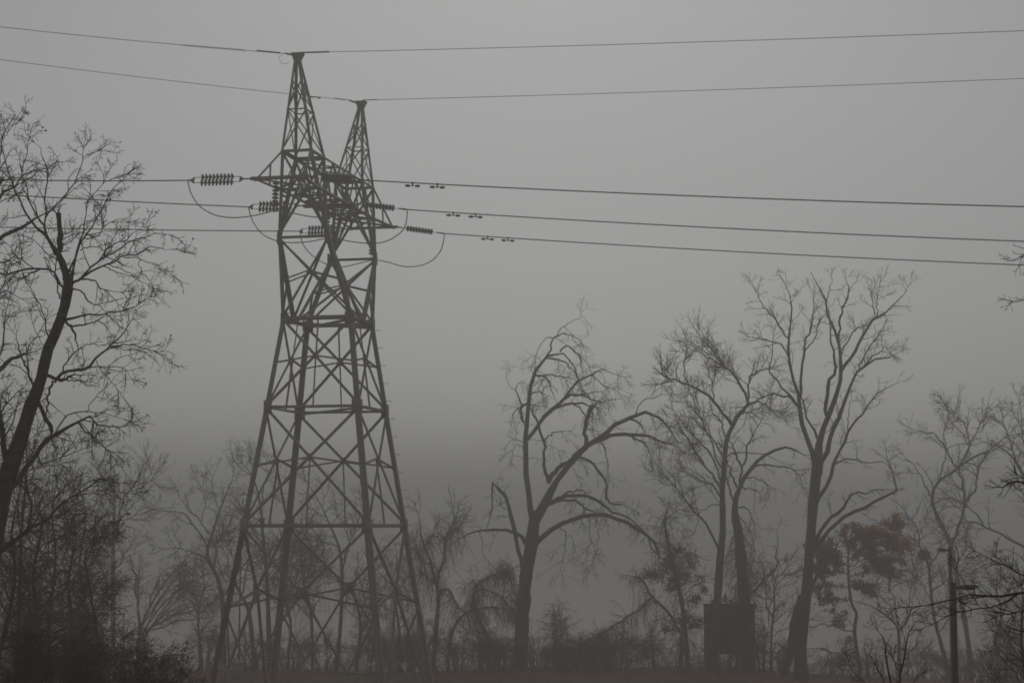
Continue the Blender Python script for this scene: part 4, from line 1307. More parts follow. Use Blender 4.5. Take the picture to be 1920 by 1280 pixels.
I1 = [[(840, 1245, 6.5), (843.6, 1200, 5.5), (857, 1166, 5), (881, 1144.6, 4.4), (926, 1138, 3.6), (952.6, 1143, 3), (966, 1150, 2)],
      [(931, 1250, 9), (925, 1225, 9), (915, 1200, 8), (899, 1166, 7), (889, 1126, 5), (893, 1100, 4), (905, 1086, 3.5), (931, 1073, 3.5), (947, 1065, 3.5), (955, 1075, 2)],
      [(892, 1108, 3.4), (902, 1102, 3.2), (926, 1113, 3), (947, 1123), (966, 1150, 2.6)], [(945, 1068, 3), (958, 1090, 2.4), (966, 1120), (968, 1150, 1)],
      [(857, 1166, 2), (880, 1180), (905, 1185, 1)], [(905, 1086, 2), (890, 1088), (880, 1098, 0.9)]]
t = Tree('arching_shrub', 'dark arching vine-draped shrub at the left of the big drooping tree', 'shrub', 113.5, I1, 63)
t.grow([(10, (14, 48), 50, 6, -0.12, 0.2, 1.5, 0.7), (11, (8, 24), 48, 4, -0.06, 0.22, 0.85, 0.5), (7, (5, 12), 45, 3, 0, 0.2, 0.55, 0.4)], trunk=0.9, tmin=0.15)
t.strands(330, (14, 60), which=[1], t0=0.35, t1=1.0, trop=-0.3).strands(260, (20, 80), which=[0, 2, 3], trop=-0.35)
bl = np.array([P(945 + t.rng.normal(0, 9), 1075 + t.rng.normal(0, 10), 113.5 + t.rng.normal(0, 0.4)) for _ in range(160)])
c, cr = spawn(np.stack((bl, bl + (0, 0, 0.05)), 1), np.full((160, 2), 0.02), t.rng, 0, (0.3, 0.9), 80, 6, -0.15, 0.3, 0.018, 0.012)
t.levels.append((c, cr, 3))
t.finish()

# ------------------------------------------------------------------ trees behind the pylon
def auto_tree(name, label, d, trunk, seed, n, lpx, habit=FINE, t0=0.35, tr=0.5, group=None, extra=(), bark='bark', twig='twig', ang=(30, 65), up=0.25, cat='tree', strands=0):
    tt = Tree(name, label, cat, d, [trunk] + list(extra) + auto_limbs(trunk, np.random.default_rng(seed), n, lpx, t0=t0, ang=ang, up=up), seed, group, bark, twig)
    tt.grow(habit, trunk=tr, tmin=0.25)
    if strands:
        tt.strands(strands, (20, 70), trop=-0.35)
    return tt.finish()


E_ = [[(419, 1240, 11), (417.5, 1132, 9), (407, 1080.5, 8), (390, 1049.6, 7), (390, 1025.6, 5.5), (400, 994.6, 4.5), (412, 957, 3.4), (431, 909, 1.6), (438, 890, 0.9)],
      [(390, 1027, 3.4), (376, 1001.5, 3.2), (360, 980), (345, 965, 2.6), (325, 958), (306, 959, 1.2)], [(392, 1000, 2.6), (378, 978), (366, 967, 2.2), (350, 950), (337, 931, 0.9)],
      [(390, 1050, 3.4), (378, 1041, 3.2), (362.5, 1036), (331.5, 1027, 2), (293, 1029, 1)], [(402, 1065, 3.8), (406, 1040, 3.6), (407, 1018.7, 3.4), (418, 1003), (428, 994.6), (453, 990, 1.3)],
      [(417, 1120, 4.4), (428, 1105, 4.2), (438, 1088, 4), (452, 1066), (470, 1040, 1.6)], [(412, 957, 2), (400, 925), (396, 895, 0.9)], [(431, 909, 1.5), (446, 892), (462, 868, 0.8)], [(378, 978, 2), (385, 940), (372, 905, 0.9)]]
t = Tree('round_crowned_tree', 'bare tree with a wide rounded crown behind the left pylon leg', 'tree', 119, E_, 71)
t.grow(FINE, trunk=0.1, tmin=0.3).finish()
auto_tree('tall_pale_tree', 'tall faint bare tree with a straight trunk, far back at the left', 137, [(213, 1245, 9), (212, 1050, 7.5), (214, 976, 6), (215, 937, 4.6), (213, 900, 3), (216, 868, 1)], 72, 8, (50, 100), UPR, 0.45, 0.4,
          extra=[[(214, 1000, 5), (219, 990, 4.6), (224.6, 960, 4), (240, 925, 3), (260, 892, 2), (270, 862, 0.9)], [(226, 957, 2.5), (250, 930), (275, 905), (297, 880, 0.8)], [(220, 980, 2.5), (250, 968), (280, 958), (296, 950, 0.8)]])
# many-stemmed bush fanning to the right
fan = [[(258, 1240, 8), (262, 1187, 7), (275, 1150, 5), (300, 1105, 3.4), (330, 1065, 2), (356, 1040, 1)]]
fr_ = np.random.default_rng(8)
for i in range(13):
    a = math.radians(fr_.uniform(15, 100))
    L = fr_.uniform(110, 190)
    fan.append([(260 + fr_.uniform(-3, 6), 1195 + fr_.uniform(-20, 30), 3.5), (260 + math.cos(a) * L * 0.45, 1190 - math.sin(a) * L * 0.55, 2.6), (260 + math.cos(a) * L * 0.85, 1190 - math.sin(a) * L * 0.88), (262 + math.cos(a) * L * 1.1, 1190 - math.sin(a) * L * 0.92, 0.9)])
t = Tree('fan_shaped_bush', 'faint many-stemmed bush fanning up to the right, left of the pylon', 'bush', 128, fan, 73, limb_parts=5)
t.grow([(9, (16, 44), 34, 5, 0.03, 0.12, 1.4, 0.7), (10, (9, 24), 36, 4, 0.02, 0.16, 0.8, 0.5), (7, (6, 14), 40, 3, 0, 0.2, 0.55, 0.4)], trunk=0.3).finish()
F1 = [(476, 1232, 9), (467, 1149, 7.5), (452, 1115, 6), (440, 1085, 4), (452, 1050, 3), (447, 1010, 1.4)]
auto_tree('leaning_tree', 'bare leaning tree behind the left pylon leg and the grey cabinet', 116, F1, 74, 8, (50, 100), FINE, 0.35, 0.4)
F2 = [(505, 1238, 9), (503, 1150, 8), (500, 1080.5, 6.5), (493, 1005, 5.5), (488, 943, 3.6), (472.5, 891.5, 2.2), (446, 860, 0.9)]
auto_tree('box_bearing_tree', 'bare upright tree with a small box on its trunk, seen through the pylon', 117, F2, 75, 9, (50, 95), FINE, 0.4, 0.3, extra=[[(489, 950, 2.6), (494, 920, 2.2), (500, 891, 1), (503, 870, 0.8)]])
F3 = [(632.7, 1242, 8), (641, 1132, 7), (639.6, 1046, 5.5), (631, 1012, 4.4), (617, 981, 3), (600, 943, 2), (572, 898, 0.9)]
auto_tree('slender_tree', 'slender bare tree rising in the middle of the pylon base', 118, F3, 76, 7, (50, 95), FINE, 0.35, 0.3, extra=[[(642, 1070, 3.4), (645, 1053, 3.2), (655, 1019, 2.8), (672, 977, 1.4), (680, 945, 0.8)]])
F4 = [(669, 1240, 7), (676, 1184, 6), (672, 1142, 5), (664, 1105, 3.4), (672, 1060, 1.2)]
auto_tree('crooked_tree', 'crooked bare tree behind the right front pylon leg', 115, F4, 77, 7, (45, 85), FINE, 0.3, 0.5, extra=[[(676, 1186, 4), (689.5, 1166.7, 3.6), (703, 1152, 3), (715, 1120, 1)]], strands=120)
F5 = [(586, 1240, 6), (583, 1149, 4.6), (567, 1080, 3.2), (566, 1025, 2), (575, 985, 0.9)]
auto_tree('vine_hung_sapling', 'thin vine-hung sapling behind the upper plate of the pylon base', 114.5, F5, 78, 9, (40, 80), FINE, 0.3, 0.6, strands=240)
F6 = [(752, 1245, 6), (748, 1180, 5), (742, 1120, 4), (748, 1070, 2.4), (742, 1030, 1)]
auto_tree('low_shaggy_tree', 'low shaggy tree inside the right pylon legs', 115, F6, 79, 9, (40, 75), DROOP, 0.3, 0.6, strands=220)
F7 = [(540, 1240, 6), (545, 1170, 5), (532, 1110, 4), (540, 1050, 2.6), (532, 1000, 1)]
auto_tree('thin_grey_tree', 'thin grey tree beside the second pylon leg', 118, F7, 80, 9, (40, 80), FINE, 0.3, 0.6)
F8 = [(375, 1240, 5), (372, 1150, 4), (382, 1100, 2.5), (378, 1060, 1)]
auto_tree('whippy_sapling', 'whippy bare sapling left of the rusty pylon leg', 117, F8, 81, 8, (35, 70), FINE, 0.3, 0.6)

# ------------------------------------------------------------------ dark trees close by on the left
A = [[(-46, 1212, 50), (-34, 1130, 46), (-20, 1040, 42), (-8, 975, 40), (2, 930, 38), (14, 890, 36), (30, 847, 32), (45, 802, 27), (57, 763, 26), (74, 720, 23), (82.5, 686, 21), (87.7, 660, 20), (101, 631, 19.5), (112, 603, 20), (120, 580.5, 20), (125.5, 551, 21), (129, 525.5, 22), (130, 517, 16)],
     [(129, 532, 16), (122, 512, 14.5), (113.4, 490, 13), (111, 474, 11.5), (112.5, 443, 11.5), (109, 428, 9.5), (107.4, 403.4, 9.5)],
     [(106, 478, 7.5), (96, 458, 7), (86, 439.5, 6.5), (75.6, 434, 5.6), (65, 424, 5), (53, 408.6, 4), (43, 389, 3.5), (29, 360), (19, 332, 2.6), (8.6, 299.7, 2), (3.4, 268.8), (-5, 240, 1)],
     [(87, 440, 5), (82.5, 420.6, 4.6), (70.5, 407, 3.6), (55, 380.5, 2.5), (50, 354), (41, 327), (46, 296, 1.8), (53, 274), (56, 255, 0.8)],
     [(84, 431, 4), (84, 406, 3.6), (86, 372), (88.5, 334, 2.5), (84, 306.6), (77, 282.5, 1.2), (64, 268, 0.8)],
     [(85, 410, 3.2), (106.6, 382, 3), (130.6, 354.7), (146, 327, 2), (154.7, 299.7), (157, 279, 1)], [(154, 295, 1.3), (170, 290), (187, 282, 0.8)], [(88, 335, 1.6), (103, 310, 1.2), (112, 289, 0.8)],
     [(69, 409, 2.5), (66, 385), (52, 368), (42, 340), (60, 322), (83, 312, 0.9)],
     [(127, 515, 4.4), (137.5, 493, 4), (146, 468.8), (156.4, 448, 3.5), (172, 425.8), (187, 398, 2.4), (201, 368.4, 2), (215, 351), (238, 325, 0.9)],
     [(133, 520, 10), (138, 512, 5), (141, 486, 3.5), (148, 458.4), (154.7, 443, 3), (160, 417, 2), (165, 380.5), (177, 363, 1.5), (197.7, 342.7), (233, 330, 0.8)],
     [(150, 469, 2.2), (172, 462, 2), (204, 458, 0.9)], [(159, 447, 2.2), (182, 443, 2), (196, 424), (223, 412), (254, 401, 0.8)], [(110, 470, 2.4), (128, 455, 2), (146, 440), (160, 433, 0.9)],
     [(133, 530, 6), (148, 523.7, 4.6), (165, 506.6, 4), (185.6, 489), (215, 468.8, 3), (245.8, 451.6), (275, 444.7, 1.6), (295.6, 436), (317, 439, 0.8)],
     [(185.6, 489, 2.7), (194, 475.6, 2.5), (215, 456.7), (235.5, 453, 1.8), (254, 434), (272, 418, 0.8)],
     [(148, 524, 4.4), (172, 511.7, 4), (197.7, 494.5, 3.5), (232, 482.5, 3), (257.8, 474, 2.5), (278.4, 463.6), (300.8, 464.5, 1.2), (328, 467, 0.7)],
     [(232, 482.5, 2.2), (254, 484, 2), (278.4, 492.8), (300.8, 499.7, 1.3), (324, 516, 0.7)], [(199, 494.5, 2.2), (221.7, 499.7, 2), (240.6, 513.4), (263, 527), (293, 540, 0.7)],
     [(262, 487, 1.6), (263, 500), (268, 511.7, 1.2), (286, 533, 0.7)],
     [(136, 532, 4), (154.7, 523.7, 3.4), (172, 525.5, 3), (185.6, 535.8), (201, 544.4, 2), (223, 546, 0.9)], [(198, 543, 1.8), (216.6, 565, 1.4), (235, 580, 0.8)],
     [(131, 541, 3.4), (153, 547.8, 3), (168, 563), (182, 573.6, 2), (198, 583, 0.9)],
     [(117, 598, 7), (126, 599, 5), (135.8, 600, 5), (146, 591.6, 4), (172, 591.6, 3.2), (206, 587, 2.8), (233.8, 582), (254.4, 572, 2), (275, 557, 0.8)],
     [(118, 601, 6), (127, 605, 4.8), (135.8, 611.4, 4.5), (154.7, 608.8, 3.2), (173.6, 606), (189, 597.7, 2), (205, 592, 0.9)], [(133, 608, 4.4), (139, 624, 4), (142.7, 643, 2.5), (150, 658, 1)],
     [(80, 700, 9), (90, 704, 7), (103, 710, 6.5), (117, 712.6, 6), (127, 706.6, 5), (138, 701, 2.6)],
     [(106, 711, 6.5), (111.7, 701.4, 6.2), (120, 697, 5.6), (130.6, 694.5, 5.2), (148, 692, 5), (163, 692.8, 5), (173.6, 680.8, 4.4), (189, 665, 3.8), (204.5, 649.8, 3.2), (227, 625.8, 2.6), (240.6, 613.7, 2), (248, 599, 0.9)],
     [(205, 650, 2.8), (222, 647, 2.6), (240.6, 644.7, 2.4), (266.4, 649.8), (295.6, 662, 1.6), (316, 673, 0.8)], [(206, 650, 2), (222, 652), (240.6, 655.9, 1.5), (268, 659), (294, 660, 0.7)], [(241, 656, 1.3), (254, 679), (273, 696, 0.7)],
     [(165, 690, 2.3), (182, 689), (197.7, 689.4, 2), (230, 689.4), (245, 708, 0.7)], [(118.6, 696, 3.2), (118.6, 684, 3), (134, 667), (160, 644.7, 2), (190, 648, 0.9)],
     [(118, 712, 2.7), (141, 712.6, 2.4), (163, 715), (187, 719, 1)], [(181, 675, 1.8), (196, 703, 1.5), (218, 723.7), (232, 744.4), (247, 763, 0.7)],
     [(106, 711, 4.8), (96, 725.5, 4.5), (89.4, 746, 4), (87.7, 768.4, 3)],
     [(60, 745, 9), (70, 753, 7.5), (79, 768.4, 7.5), (86, 785.6, 8), (95, 800, 8), (98, 812, 7)],
     [(20, 915, 10), (32, 902, 9.5), (58.6, 866, 9), (78, 837, 9), (97.6, 815.6, 8.5), (125, 800, 6.4), (137.5, 794, 5.4), (149.5, 787), (166.7, 780.5, 4), (175, 790.8, 3.2), (189, 797.7), (220, 800, 2.2), (250, 795, 0.9)],
     [(104, 810, 3), (115, 790, 2.8), (127, 780.5, 2.5), (163, 772, 2), (197.7, 777), (230, 783, 0.9)], [(162, 774, 1.8), (173.6, 753, 1.5), (196, 727), (228, 697, 0.8)],
     [(145, 791, 3.3), (158, 806, 3), (175, 818, 2.6), (203, 843, 2), (218.7, 868), (245, 896, 0.8)], [(84, 832, 2.8), (72, 852.7, 2.5), (78, 869), (107.4, 860.5, 2), (156, 843), (189, 828, 0.8)],
     [(120, 540, 5), (111.7, 530.6, 4.6), (103, 517, 4.2), (91, 506.6, 4), (68.8, 503, 4), (34.4, 508, 3.5), (10, 512.6, 3), (-15, 513, 2)],
     [(110, 490, 3), (103, 486, 2.6), (86, 472, 2), (68.8, 455), (56, 444, 0.9)], [(62, 502, 2.2), (34.4, 482.5, 2), (13, 457, 1)],
     [(64, 730, 4.6), (51.6, 696, 4), (41, 674), (36, 655, 2.6), (29, 629, 1.2)], [(53, 700, 3), (51.6, 674, 2.5), (53, 649.8), (74, 624), (83, 606, 1)], [(97, 640, 3.2), (89, 625.8, 3), (84, 589, 2.5), (68.8, 560), (50, 527), (37, 495, 0.9)],
     [(14, 868, 14), (10, 845, 12), (6, 820, 11), (-2, 780, 10), (-12, 730, 8), (-18, 660, 6)],
     [(112, 560, 4), (108, 540, 3), (104, 500), (106, 470, 2)], [(20, 880, 3), (40, 870, 2.4), (60, 850), (66, 820), (70, 780, 1)]]
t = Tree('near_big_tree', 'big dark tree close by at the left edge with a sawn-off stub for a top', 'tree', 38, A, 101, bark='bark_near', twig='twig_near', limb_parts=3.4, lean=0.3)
t.grow(NEAR, trunk=0.25, tmin=0.2)
t.leaves(190, 0.06, 'dry_leaf', 'dry_leaves', clump=0.03)
t.finish()

B = [[(-70, 1180, 26), (-66, 1000, 23), (-60, 850, 20), (-52, 720, 17), (-42, 600, 14), (-30, 520, 11), (-14, 455, 9), (0, 444, 8), (34, 431, 6.5), (57, 415, 5), (75, 405, 3), (100, 392, 1.4)],
     [(-36, 560, 8), (-24, 470, 8), (-12, 400, 7), (0, 372, 6), (12, 358, 5), (26, 349.5, 4), (34, 336, 3), (45, 327, 2.6), (60, 322), (82, 314, 1)],
     [(-26, 480, 7), (-16, 400, 6.5), (-10, 360, 6), (0, 342, 6), (17, 337, 4), (30, 334, 2)], [(-14, 395, 4), (-6, 330, 3), (3, 274), (8.6, 239.5, 2), (7, 235, 0.9)], [(5, 262, 1.6), (20, 240), (30, 232), (40, 226, 0.8)],
     [(-55, 760, 11), (-30, 720, 10.5), (0, 693, 10), (17, 677, 8), (30, 670, 6), (43, 663.6, 5)],
     [(-50, 700, 6), (-30, 600, 5), (-5, 560), (10, 520, 2), (20, 480, 1)], [(-56, 790, 6), (-20, 720, 4), (8, 640, 3), (10, 590, 2.2), (22, 540, 1)], [(-58, 830, 6), (-20, 800, 4), (10, 760), (40, 730, 1.5)],
     [(-44, 620, 5), (-20, 560, 4), (10, 545), (40, 560, 1)], [(-62, 900, 6), (-20, 860, 4), (20, 800, 3), (36, 740, 1)], [(-34, 540, 5), (-10, 500, 4), (14, 490), (40, 470, 1)]]
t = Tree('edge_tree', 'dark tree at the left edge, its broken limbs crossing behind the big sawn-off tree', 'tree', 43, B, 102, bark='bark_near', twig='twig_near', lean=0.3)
t.grow(NEAR, trunk=0.3, tmin=0.2)
t.leaves(120, 0.06, 'dry_leaf', 'dry_leaves', clump=0.03)
t.finish()

C1 = [[(-40, 1100, 17), (-20, 1050, 16), (0, 1032, 14), (20, 1018, 11), (39, 1005, 9), (58.6, 987.5, 7), (88, 974, 4.6), (117, 942.5, 3.4), (172, 909, 2.2), (216, 871, 1)],
      [(50, 996, 6), (55, 985, 5.4), (58.6, 956, 5), (56.6, 936.7, 3.4), (49, 905), (44, 880, 1.2)], [(60, 986, 3), (85, 950, 2.6), (130, 915), (185, 898), (230, 906, 1)], [(70, 982, 2.6), (110, 965), (170, 965), (220, 985, 1)],
      [(90, 972, 2.4), (130, 935), (190, 920), (245, 925, 0.9)], [(58, 985, 2.4), (75, 940), (90, 890), (110, 850, 1)], [(40, 1005, 3), (35, 960), (42, 900), (55, 850, 1)], [(80, 976, 2.2), (120, 990), (170, 1010), (210, 1000, 0.9)]]
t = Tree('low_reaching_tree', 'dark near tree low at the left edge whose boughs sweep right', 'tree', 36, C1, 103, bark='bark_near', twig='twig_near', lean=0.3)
t.grow(NEAR, trunk=0.3, tmin=0.2)
t.leaves(160, 0.06, 'dry_leaf', 'dry_leaves', clump=0.03)
t.finish()

NG = 'dark thicket trees on the left bank'
specs = [('thicket_tree', 'thin dark reddish-stemmed tree behind the big left trunk', 52, [(30, 1290, 9), (36, 1150, 7), (40, 1000, 5), (50, 880, 3.4), (46, 800, 1.4)], 12, (60, 130)),
         ('thicket_tree', 'dark bushy tree in the thicket, third stem from the left edge', 58, [(98, 1290, 8), (92, 1170, 7), (104, 1050, 5), (98, 960, 3), (108, 900, 1.4)], 13, (60, 120)),
         ('thicket_tree', 'hazy twiggy tree between the left thicket and the tall faint tree', 76, [(150, 1280, 7), (158, 1150, 6), (150, 1050, 4.4), (160, 970, 2.6), (150, 915, 1.2)], 13, (55, 110)),
         ('thicket_tree', 'low dark tree with drooping twigs at the right of the left thicket', 50, [(188, 1290, 7), (182, 1190, 6), (168, 1100, 4.4), (160, 1040, 3), (178, 1010, 1.4)], 12, (50, 100)),
         ('thicket_tree', 'dark many-limbed tree filling the middle of the left thicket', 46, [(66, 1300, 9), (74, 1180, 8), (62, 1080, 6), (78, 990, 4), (70, 930, 1.6)], 14, (60, 140)),
         ('thicket_tree', 'dark slanting tree right of the many-limbed thicket tree', 54, [(120, 1300, 8), (134, 1180, 7), (128, 1090, 5), (142, 1010, 3), (136, 960, 1.4)], 13, (60, 120)),
         ('thicket_tree', 'dark leaning tree at the far left bottom corner', 42, [(-20, 1290, 11), (10, 1180, 9), (28, 1080, 6), (22, 1000, 4), (34, 930, 1.5)], 12, (60, 130))]
for i, (nm, lb, d, tr_, n, lp_) in enumerate(specs):
    tt = Tree(nm, lb, 'tree', d, [tr_] + auto_limbs(tr_, np.random.default_rng(200 + i), n, lp_, t0=0.2), 300 + i, NG, 'bark_near', 'twig_near')
    tt.grow([(10, (22, 70), 48, 6, 0.0, 0.18, 1.8, 0.9), (11, (11, 34), 48, 4, -0.01, 0.22, 1.0, 0.65), (2.5, (6, 15), 48, 3, 0, 0.25, 0.75, 0.55)], trunk=0.7, tmin=0.1)
    tt.finish()

# ------------------------------------------------------------------ near things at the right edge
R_ = [[(2062, 1700, 60), (2056, 1400, 54), (2050, 1150, 48), (2040, 950, 40), (2030, 700, 32), (2018, 450, 24), (2010, 300, 16), (2016, 100, 9), (2008, -60, 3)],
      [(2050, 1110, 10), (1985, 1112, 7), (1920, 1112.5, 5), (1900, 1115, 4.4), (1855, 1118, 3.8), (1825, 1115, 3), (1795, 1124, 2.6), (1775, 1126), (1730, 1135, 2), (1678, 1141, 1)],
      [(1906, 1114.5, 3.6), (1887.5, 1127.5, 3), (1850, 1139, 2.5), (1805, 1146), (1782, 1152.5, 2), (1732, 1175, 0.9)],
      [(2050, 1170, 7), (1980, 1155, 4), (1920, 1146, 2.4), (1890, 1150), (1855, 1147, 1.5), (1829, 1131, 0.8)],
      [(2046, 1120, 7), (1980, 1095, 4.5), (1920, 1077.5, 3), (1900, 1064), (1870, 1055, 2), (1850, 1042), (1829, 1034, 0.9)],
      [(1832, 1116, 2.2), (1825, 1108, 2), (1810, 1092), (1797, 1075), (1791, 1053, 0.9)],
      [(2040, 920, 9), (1980, 905, 6), (1920, 905, 4), (1897.5, 906, 3.4), (1882.5, 910.6), (1866, 914, 1.2)], [(1950, 903, 2.4), (1920, 895.6, 2), (1907, 889, 0.9)],
      [(2022, 520, 7), (1975, 470, 4.5), (1945, 470, 3), (1915, 480, 1.8), (1896, 489, 0.8)], [(2020, 600, 6), (1970, 575, 4), (1930, 563, 2), (1899, 567, 0.8)],
      [(2052, 1230, 7), (1990, 1215, 4.5), (1940, 1190, 3), (1900, 1180, 1.6), (1870, 1160, 0.9)], [(2054, 1300, 8), (1990, 1280, 5), (1940, 1250, 3.4), (1905, 1230, 1.4)]]
t = Tree('near_edge_tree', 'black twiggy branches of a near tree reaching in from the right edge', 'tree', 14, R_, 111, bark='bark_near', twig='twig_near', lean=0.12)
t.grow([(6, (18, 60), 42, 6, 0.03, 0.12, 1.9, 1.0), (5, (10, 26), 42, 4, 0.02, 0.16, 1.1, 0.8)], trunk=0.0, tmin=0.3).finish()
S_ = [[(1676, 1560, 7), (1674, 1400, 5.5), (1671, 1290, 4), (1665, 1255, 3.5), (1660, 1222, 3), (1659, 1200, 2), (1637, 1170, 0.8)],
      [(1676, 1500, 5), (1682, 1380, 4.4), (1686, 1285, 4), (1687, 1260, 3.5), (1697, 1230, 3), (1702, 1200, 2), (1721, 1163, 0.8)], [(1700, 1206, 1.6), (1690, 1177, 1.3), (1680, 1148, 0.7)], [(1687, 1262, 2.2), (1675, 1235, 1.8), (1664, 1205, 0.8)],
      [(1672, 1330, 3), (1640, 1295, 2.4), (1620, 1277, 1.8), (1595, 1250), (1586, 1228, 0.8)], [(1672, 1310, 2.6), (1650, 1262), (1638, 1246, 0.9)], [(1684, 1310, 2.4), (1710, 1280, 1.8), (1728, 1262, 0.8)]]
t = Tree('near_sapling', 'small black bare sapling near the bottom right, left of the lamp posts', 'sapling', 26, S_, 112, bark='bark_near', twig='twig_near', lean=0.2)
t.grow([(9, (14, 42), 38, 5, 0.04, 0.12, 1.6, 0.9), (5, (8, 18), 40, 3, 0.02, 0.15, 0.9, 0.7)], trunk=0.5, tmin=0.4).finish()
U_ = [(1930, 1420, 9), (1926, 1300, 7), (1915, 1200, 5), (1918, 1120, 3), (1910, 1070, 1.2)]
auto_tree('dark_corner_tree', 'dark twiggy young tree in the bottom right corner', 44, U_, 113, 14, (50, 105), [(8, (20, 56), 46, 5, 0.02, 0.16, 1.6, 0.9), (10, (10, 26), 46, 4, 0, 0.2, 0.95, 0.65), (8, (5, 12), 46, 3, 0, 0.2, 0.65, 0.5)], 0.25, 0.8, bark='bark_near', twig='twig_near')

# ------------------------------------------------------------------ shrubs along the bank
def shrub(label, x, yb, h, w, d, n, seed, group, mat='twig', habit=None, arch=0.5, cat='shrub', leafy=0, name='bank_shrub'):
    rg_ = np.random.default_rng(seed)
    limbs = []
    for i in range(n):
        sx = rg_.uniform(-1, 1)
        top = h * rg_.uniform(0.55, 1.0) * (1 - 0.35 * abs(sx))
        x0 = x + sx * w * 0.22
        x1 = x + sx * w * rg_.uniform(0.25, 0.6)
        x2 = x1 + sx * w * rg_.uniform(0.05, 0.35) * arch * 1.6
        limbs.append([(x0, yb, max(1.6, rg_.uniform(1.6, 3.2))), (x0 * 0.5 + x1 * 0.5 + rg_.normal(0, 3), yb - top * 0.5), (x1, yb - top * 0.92), (x2, yb - top * (1.0 - 0.35 * arch * rg_.random()), 0.8)])
    tt = Tree(name, label, cat, d, limbs, seed, group, 'twig' if mat == 'twig' else mat, mat, limb_parts=4, rooted=True)
    tt.grow(habit or [(13, (14, 46), 52, 5, -0.08, 0.22, 1.3, 0.7), (12, (7, 24), 48, 4, -0.03, 0.22, 0.8, 0.5), (4, (5, 12), 45, 3, 0, 0.2, 0.55, 0.4)], trunk=1.0, tmin=0.12)
    if leafy:
        tt.leaves(leafy, 0.05, 'dark_leaf', clump=0.04)
    tt.finish()


SG = 'bare shrubs along the river bank'
shr = [('bare upright shrub just right of the big drooping tree', 1050, 1250, 135, 75, 113, 8, 0.4), ('low dense bramble mound right of the big drooping tree', 1095, 1250, 62, 70, 112, 12, 0.9),
       ('tangled bramble under the draped arch of the leafy vine tree', 1160, 1250, 75, 90, 113, 10, 0.9), ('twiggy shrub at the foot of the leafy vine tree', 1232, 1252, 90, 70, 113, 9, 0.7),
       ('shrub in front of the trunk of the big drooping tree, to its right', 1010, 1250, 80, 60, 112, 8, 0.7), ('tangled shrub under the arching vine shrub', 905, 1250, 85, 90, 112.5, 10, 0.8),
       ('low bramble between the pylon and the arching vine shrub', 862, 1252, 70, 70, 112, 9, 0.9), ('twiggy shrub at the foot of the shaggy vine tree', 800, 1250, 95, 65, 112, 9, 0.6),
       ('shrub inside the right pylon legs', 735, 1250, 75, 80, 112, 9, 0.8), ('dark bramble heap behind the front right pylon leg', 700, 1248, 90, 70, 114, 10, 0.7), ('shrub below the middle of the pylon', 610, 1248, 75, 80, 114, 9, 0.7),
       ('twiggy shrub left of centre under the pylon', 545, 1248, 70, 70, 114, 8, 0.7), ('low shrub behind the grey cabinet', 470, 1240, 75, 70, 115, 8, 0.7), ('low shrub left of the rusty pylon leg', 380, 1245, 85, 70, 113, 9, 0.7),
       ('low twiggy shrub in front of the boarded panel', 1366, 1256, 62, 100, 111, 10, 0.7), ('dark bramble mound below the end of the low drooping limb', 1135, 1252, 66, 100, 112.5, 20, 0.95), ('dark bramble mound between the upright shrub and the low dense bramble', 1075, 1252, 58, 90, 112, 18, 0.95), ('dark bramble mound left of the big drooping trunk', 935, 1252, 64, 80, 112.5, 18, 0.95), ('dark vine mound between the right pylon legs', 765, 1252, 66, 90, 113, 18, 0.95), ('shrub right of the boarded panel', 1435, 1255, 110, 60, 112, 8, 0.5), ('twiggy shrub between the sapling and the tall forked tree', 1470, 1262, 75, 50, 113, 7, 0.6), ('bare shrub under the russet oak', 1570, 1275, 75, 60, 111, 7, 0.7),
       ('reddish shrub at the foot of the russet oak', 1625, 1272, 85, 70, 108, 9, 0.6), ('shrub right of the russet oak', 1720, 1280, 110, 80, 110, 9, 0.6), ('shrub behind the nearer lamp post', 1800, 1285, 85, 80, 109, 9, 0.7),
       ('dense shrub right of the lamp posts', 1850, 1290, 120, 90, 104, 10, 0.6), ('dense dark shrub at the right edge', 1905, 1295, 150, 90, 98, 11, 0.6)]
for i, (lb, x, yb, h, w, d, n, ar) in enumerate(shr):
    shrub(lb, x, yb, h, w, d, n, 500 + i, SG, arch=ar, mat='brush' if i in (1, 22) else 'twig')
NS = 'dark near bushes at the bottom left'
nsh = [('tall dark bush filling the foot of the left thicket, at the very left', 45, 1330, 250, 150, 56, 13, 0.6), ('tall dark bush in the thicket between the big left trunk and the tall faint tree', 130, 1330, 255, 150, 60, 13, 0.6), ('tall dim bush in front of the tall faint tree', 205, 1320, 215, 130, 64, 11, 0.6),
       ('dark bush with a few leaves left of the rusty pylon leg', 305, 1345, 170, 120, 38, 11, 0.5), ('black bush in the bottom left corner', 30, 1350, 210, 150, 33, 11, 0.5), ('black tangled bush second from the bottom left corner', 120, 1350, 220, 150, 35, 11, 0.5),
       ('dark dense bush below the tall faint tree', 215, 1350, 210, 130, 40, 11, 0.5), ('low black bush at the bottom edge under the leafy dark bush', 250, 1380, 170, 110, 30, 12, 0.6), ('black bush filling the gap beneath the low reaching tree', 70, 1400, 260, 170, 30, 11, 0.5), ('dark whippy bush at the bottom edge, left of the leafy dark bush', 165, 1390, 200, 120, 30, 12, 0.5)]
for i, (lb, x, yb, h, w, d, n, ar) in enumerate(nsh):
    shrub(lb, x, yb, h, w, d, n, 560 + (i + 7) % 10, NS, mat='twig_near', arch=ar, cat='bush', leafy=(260 if i in (3, 6) else 0), name='dark_bush',
          habit=[(8.5, (20, 64), 48, 5, -0.03, 0.2, 1.7, 0.9), (10, (10, 32), 48, 4, -0.02, 0.22, 1.0, 0.7), (5, (6, 15), 46, 3, 0, 0.2, 0.8, 0.6)])

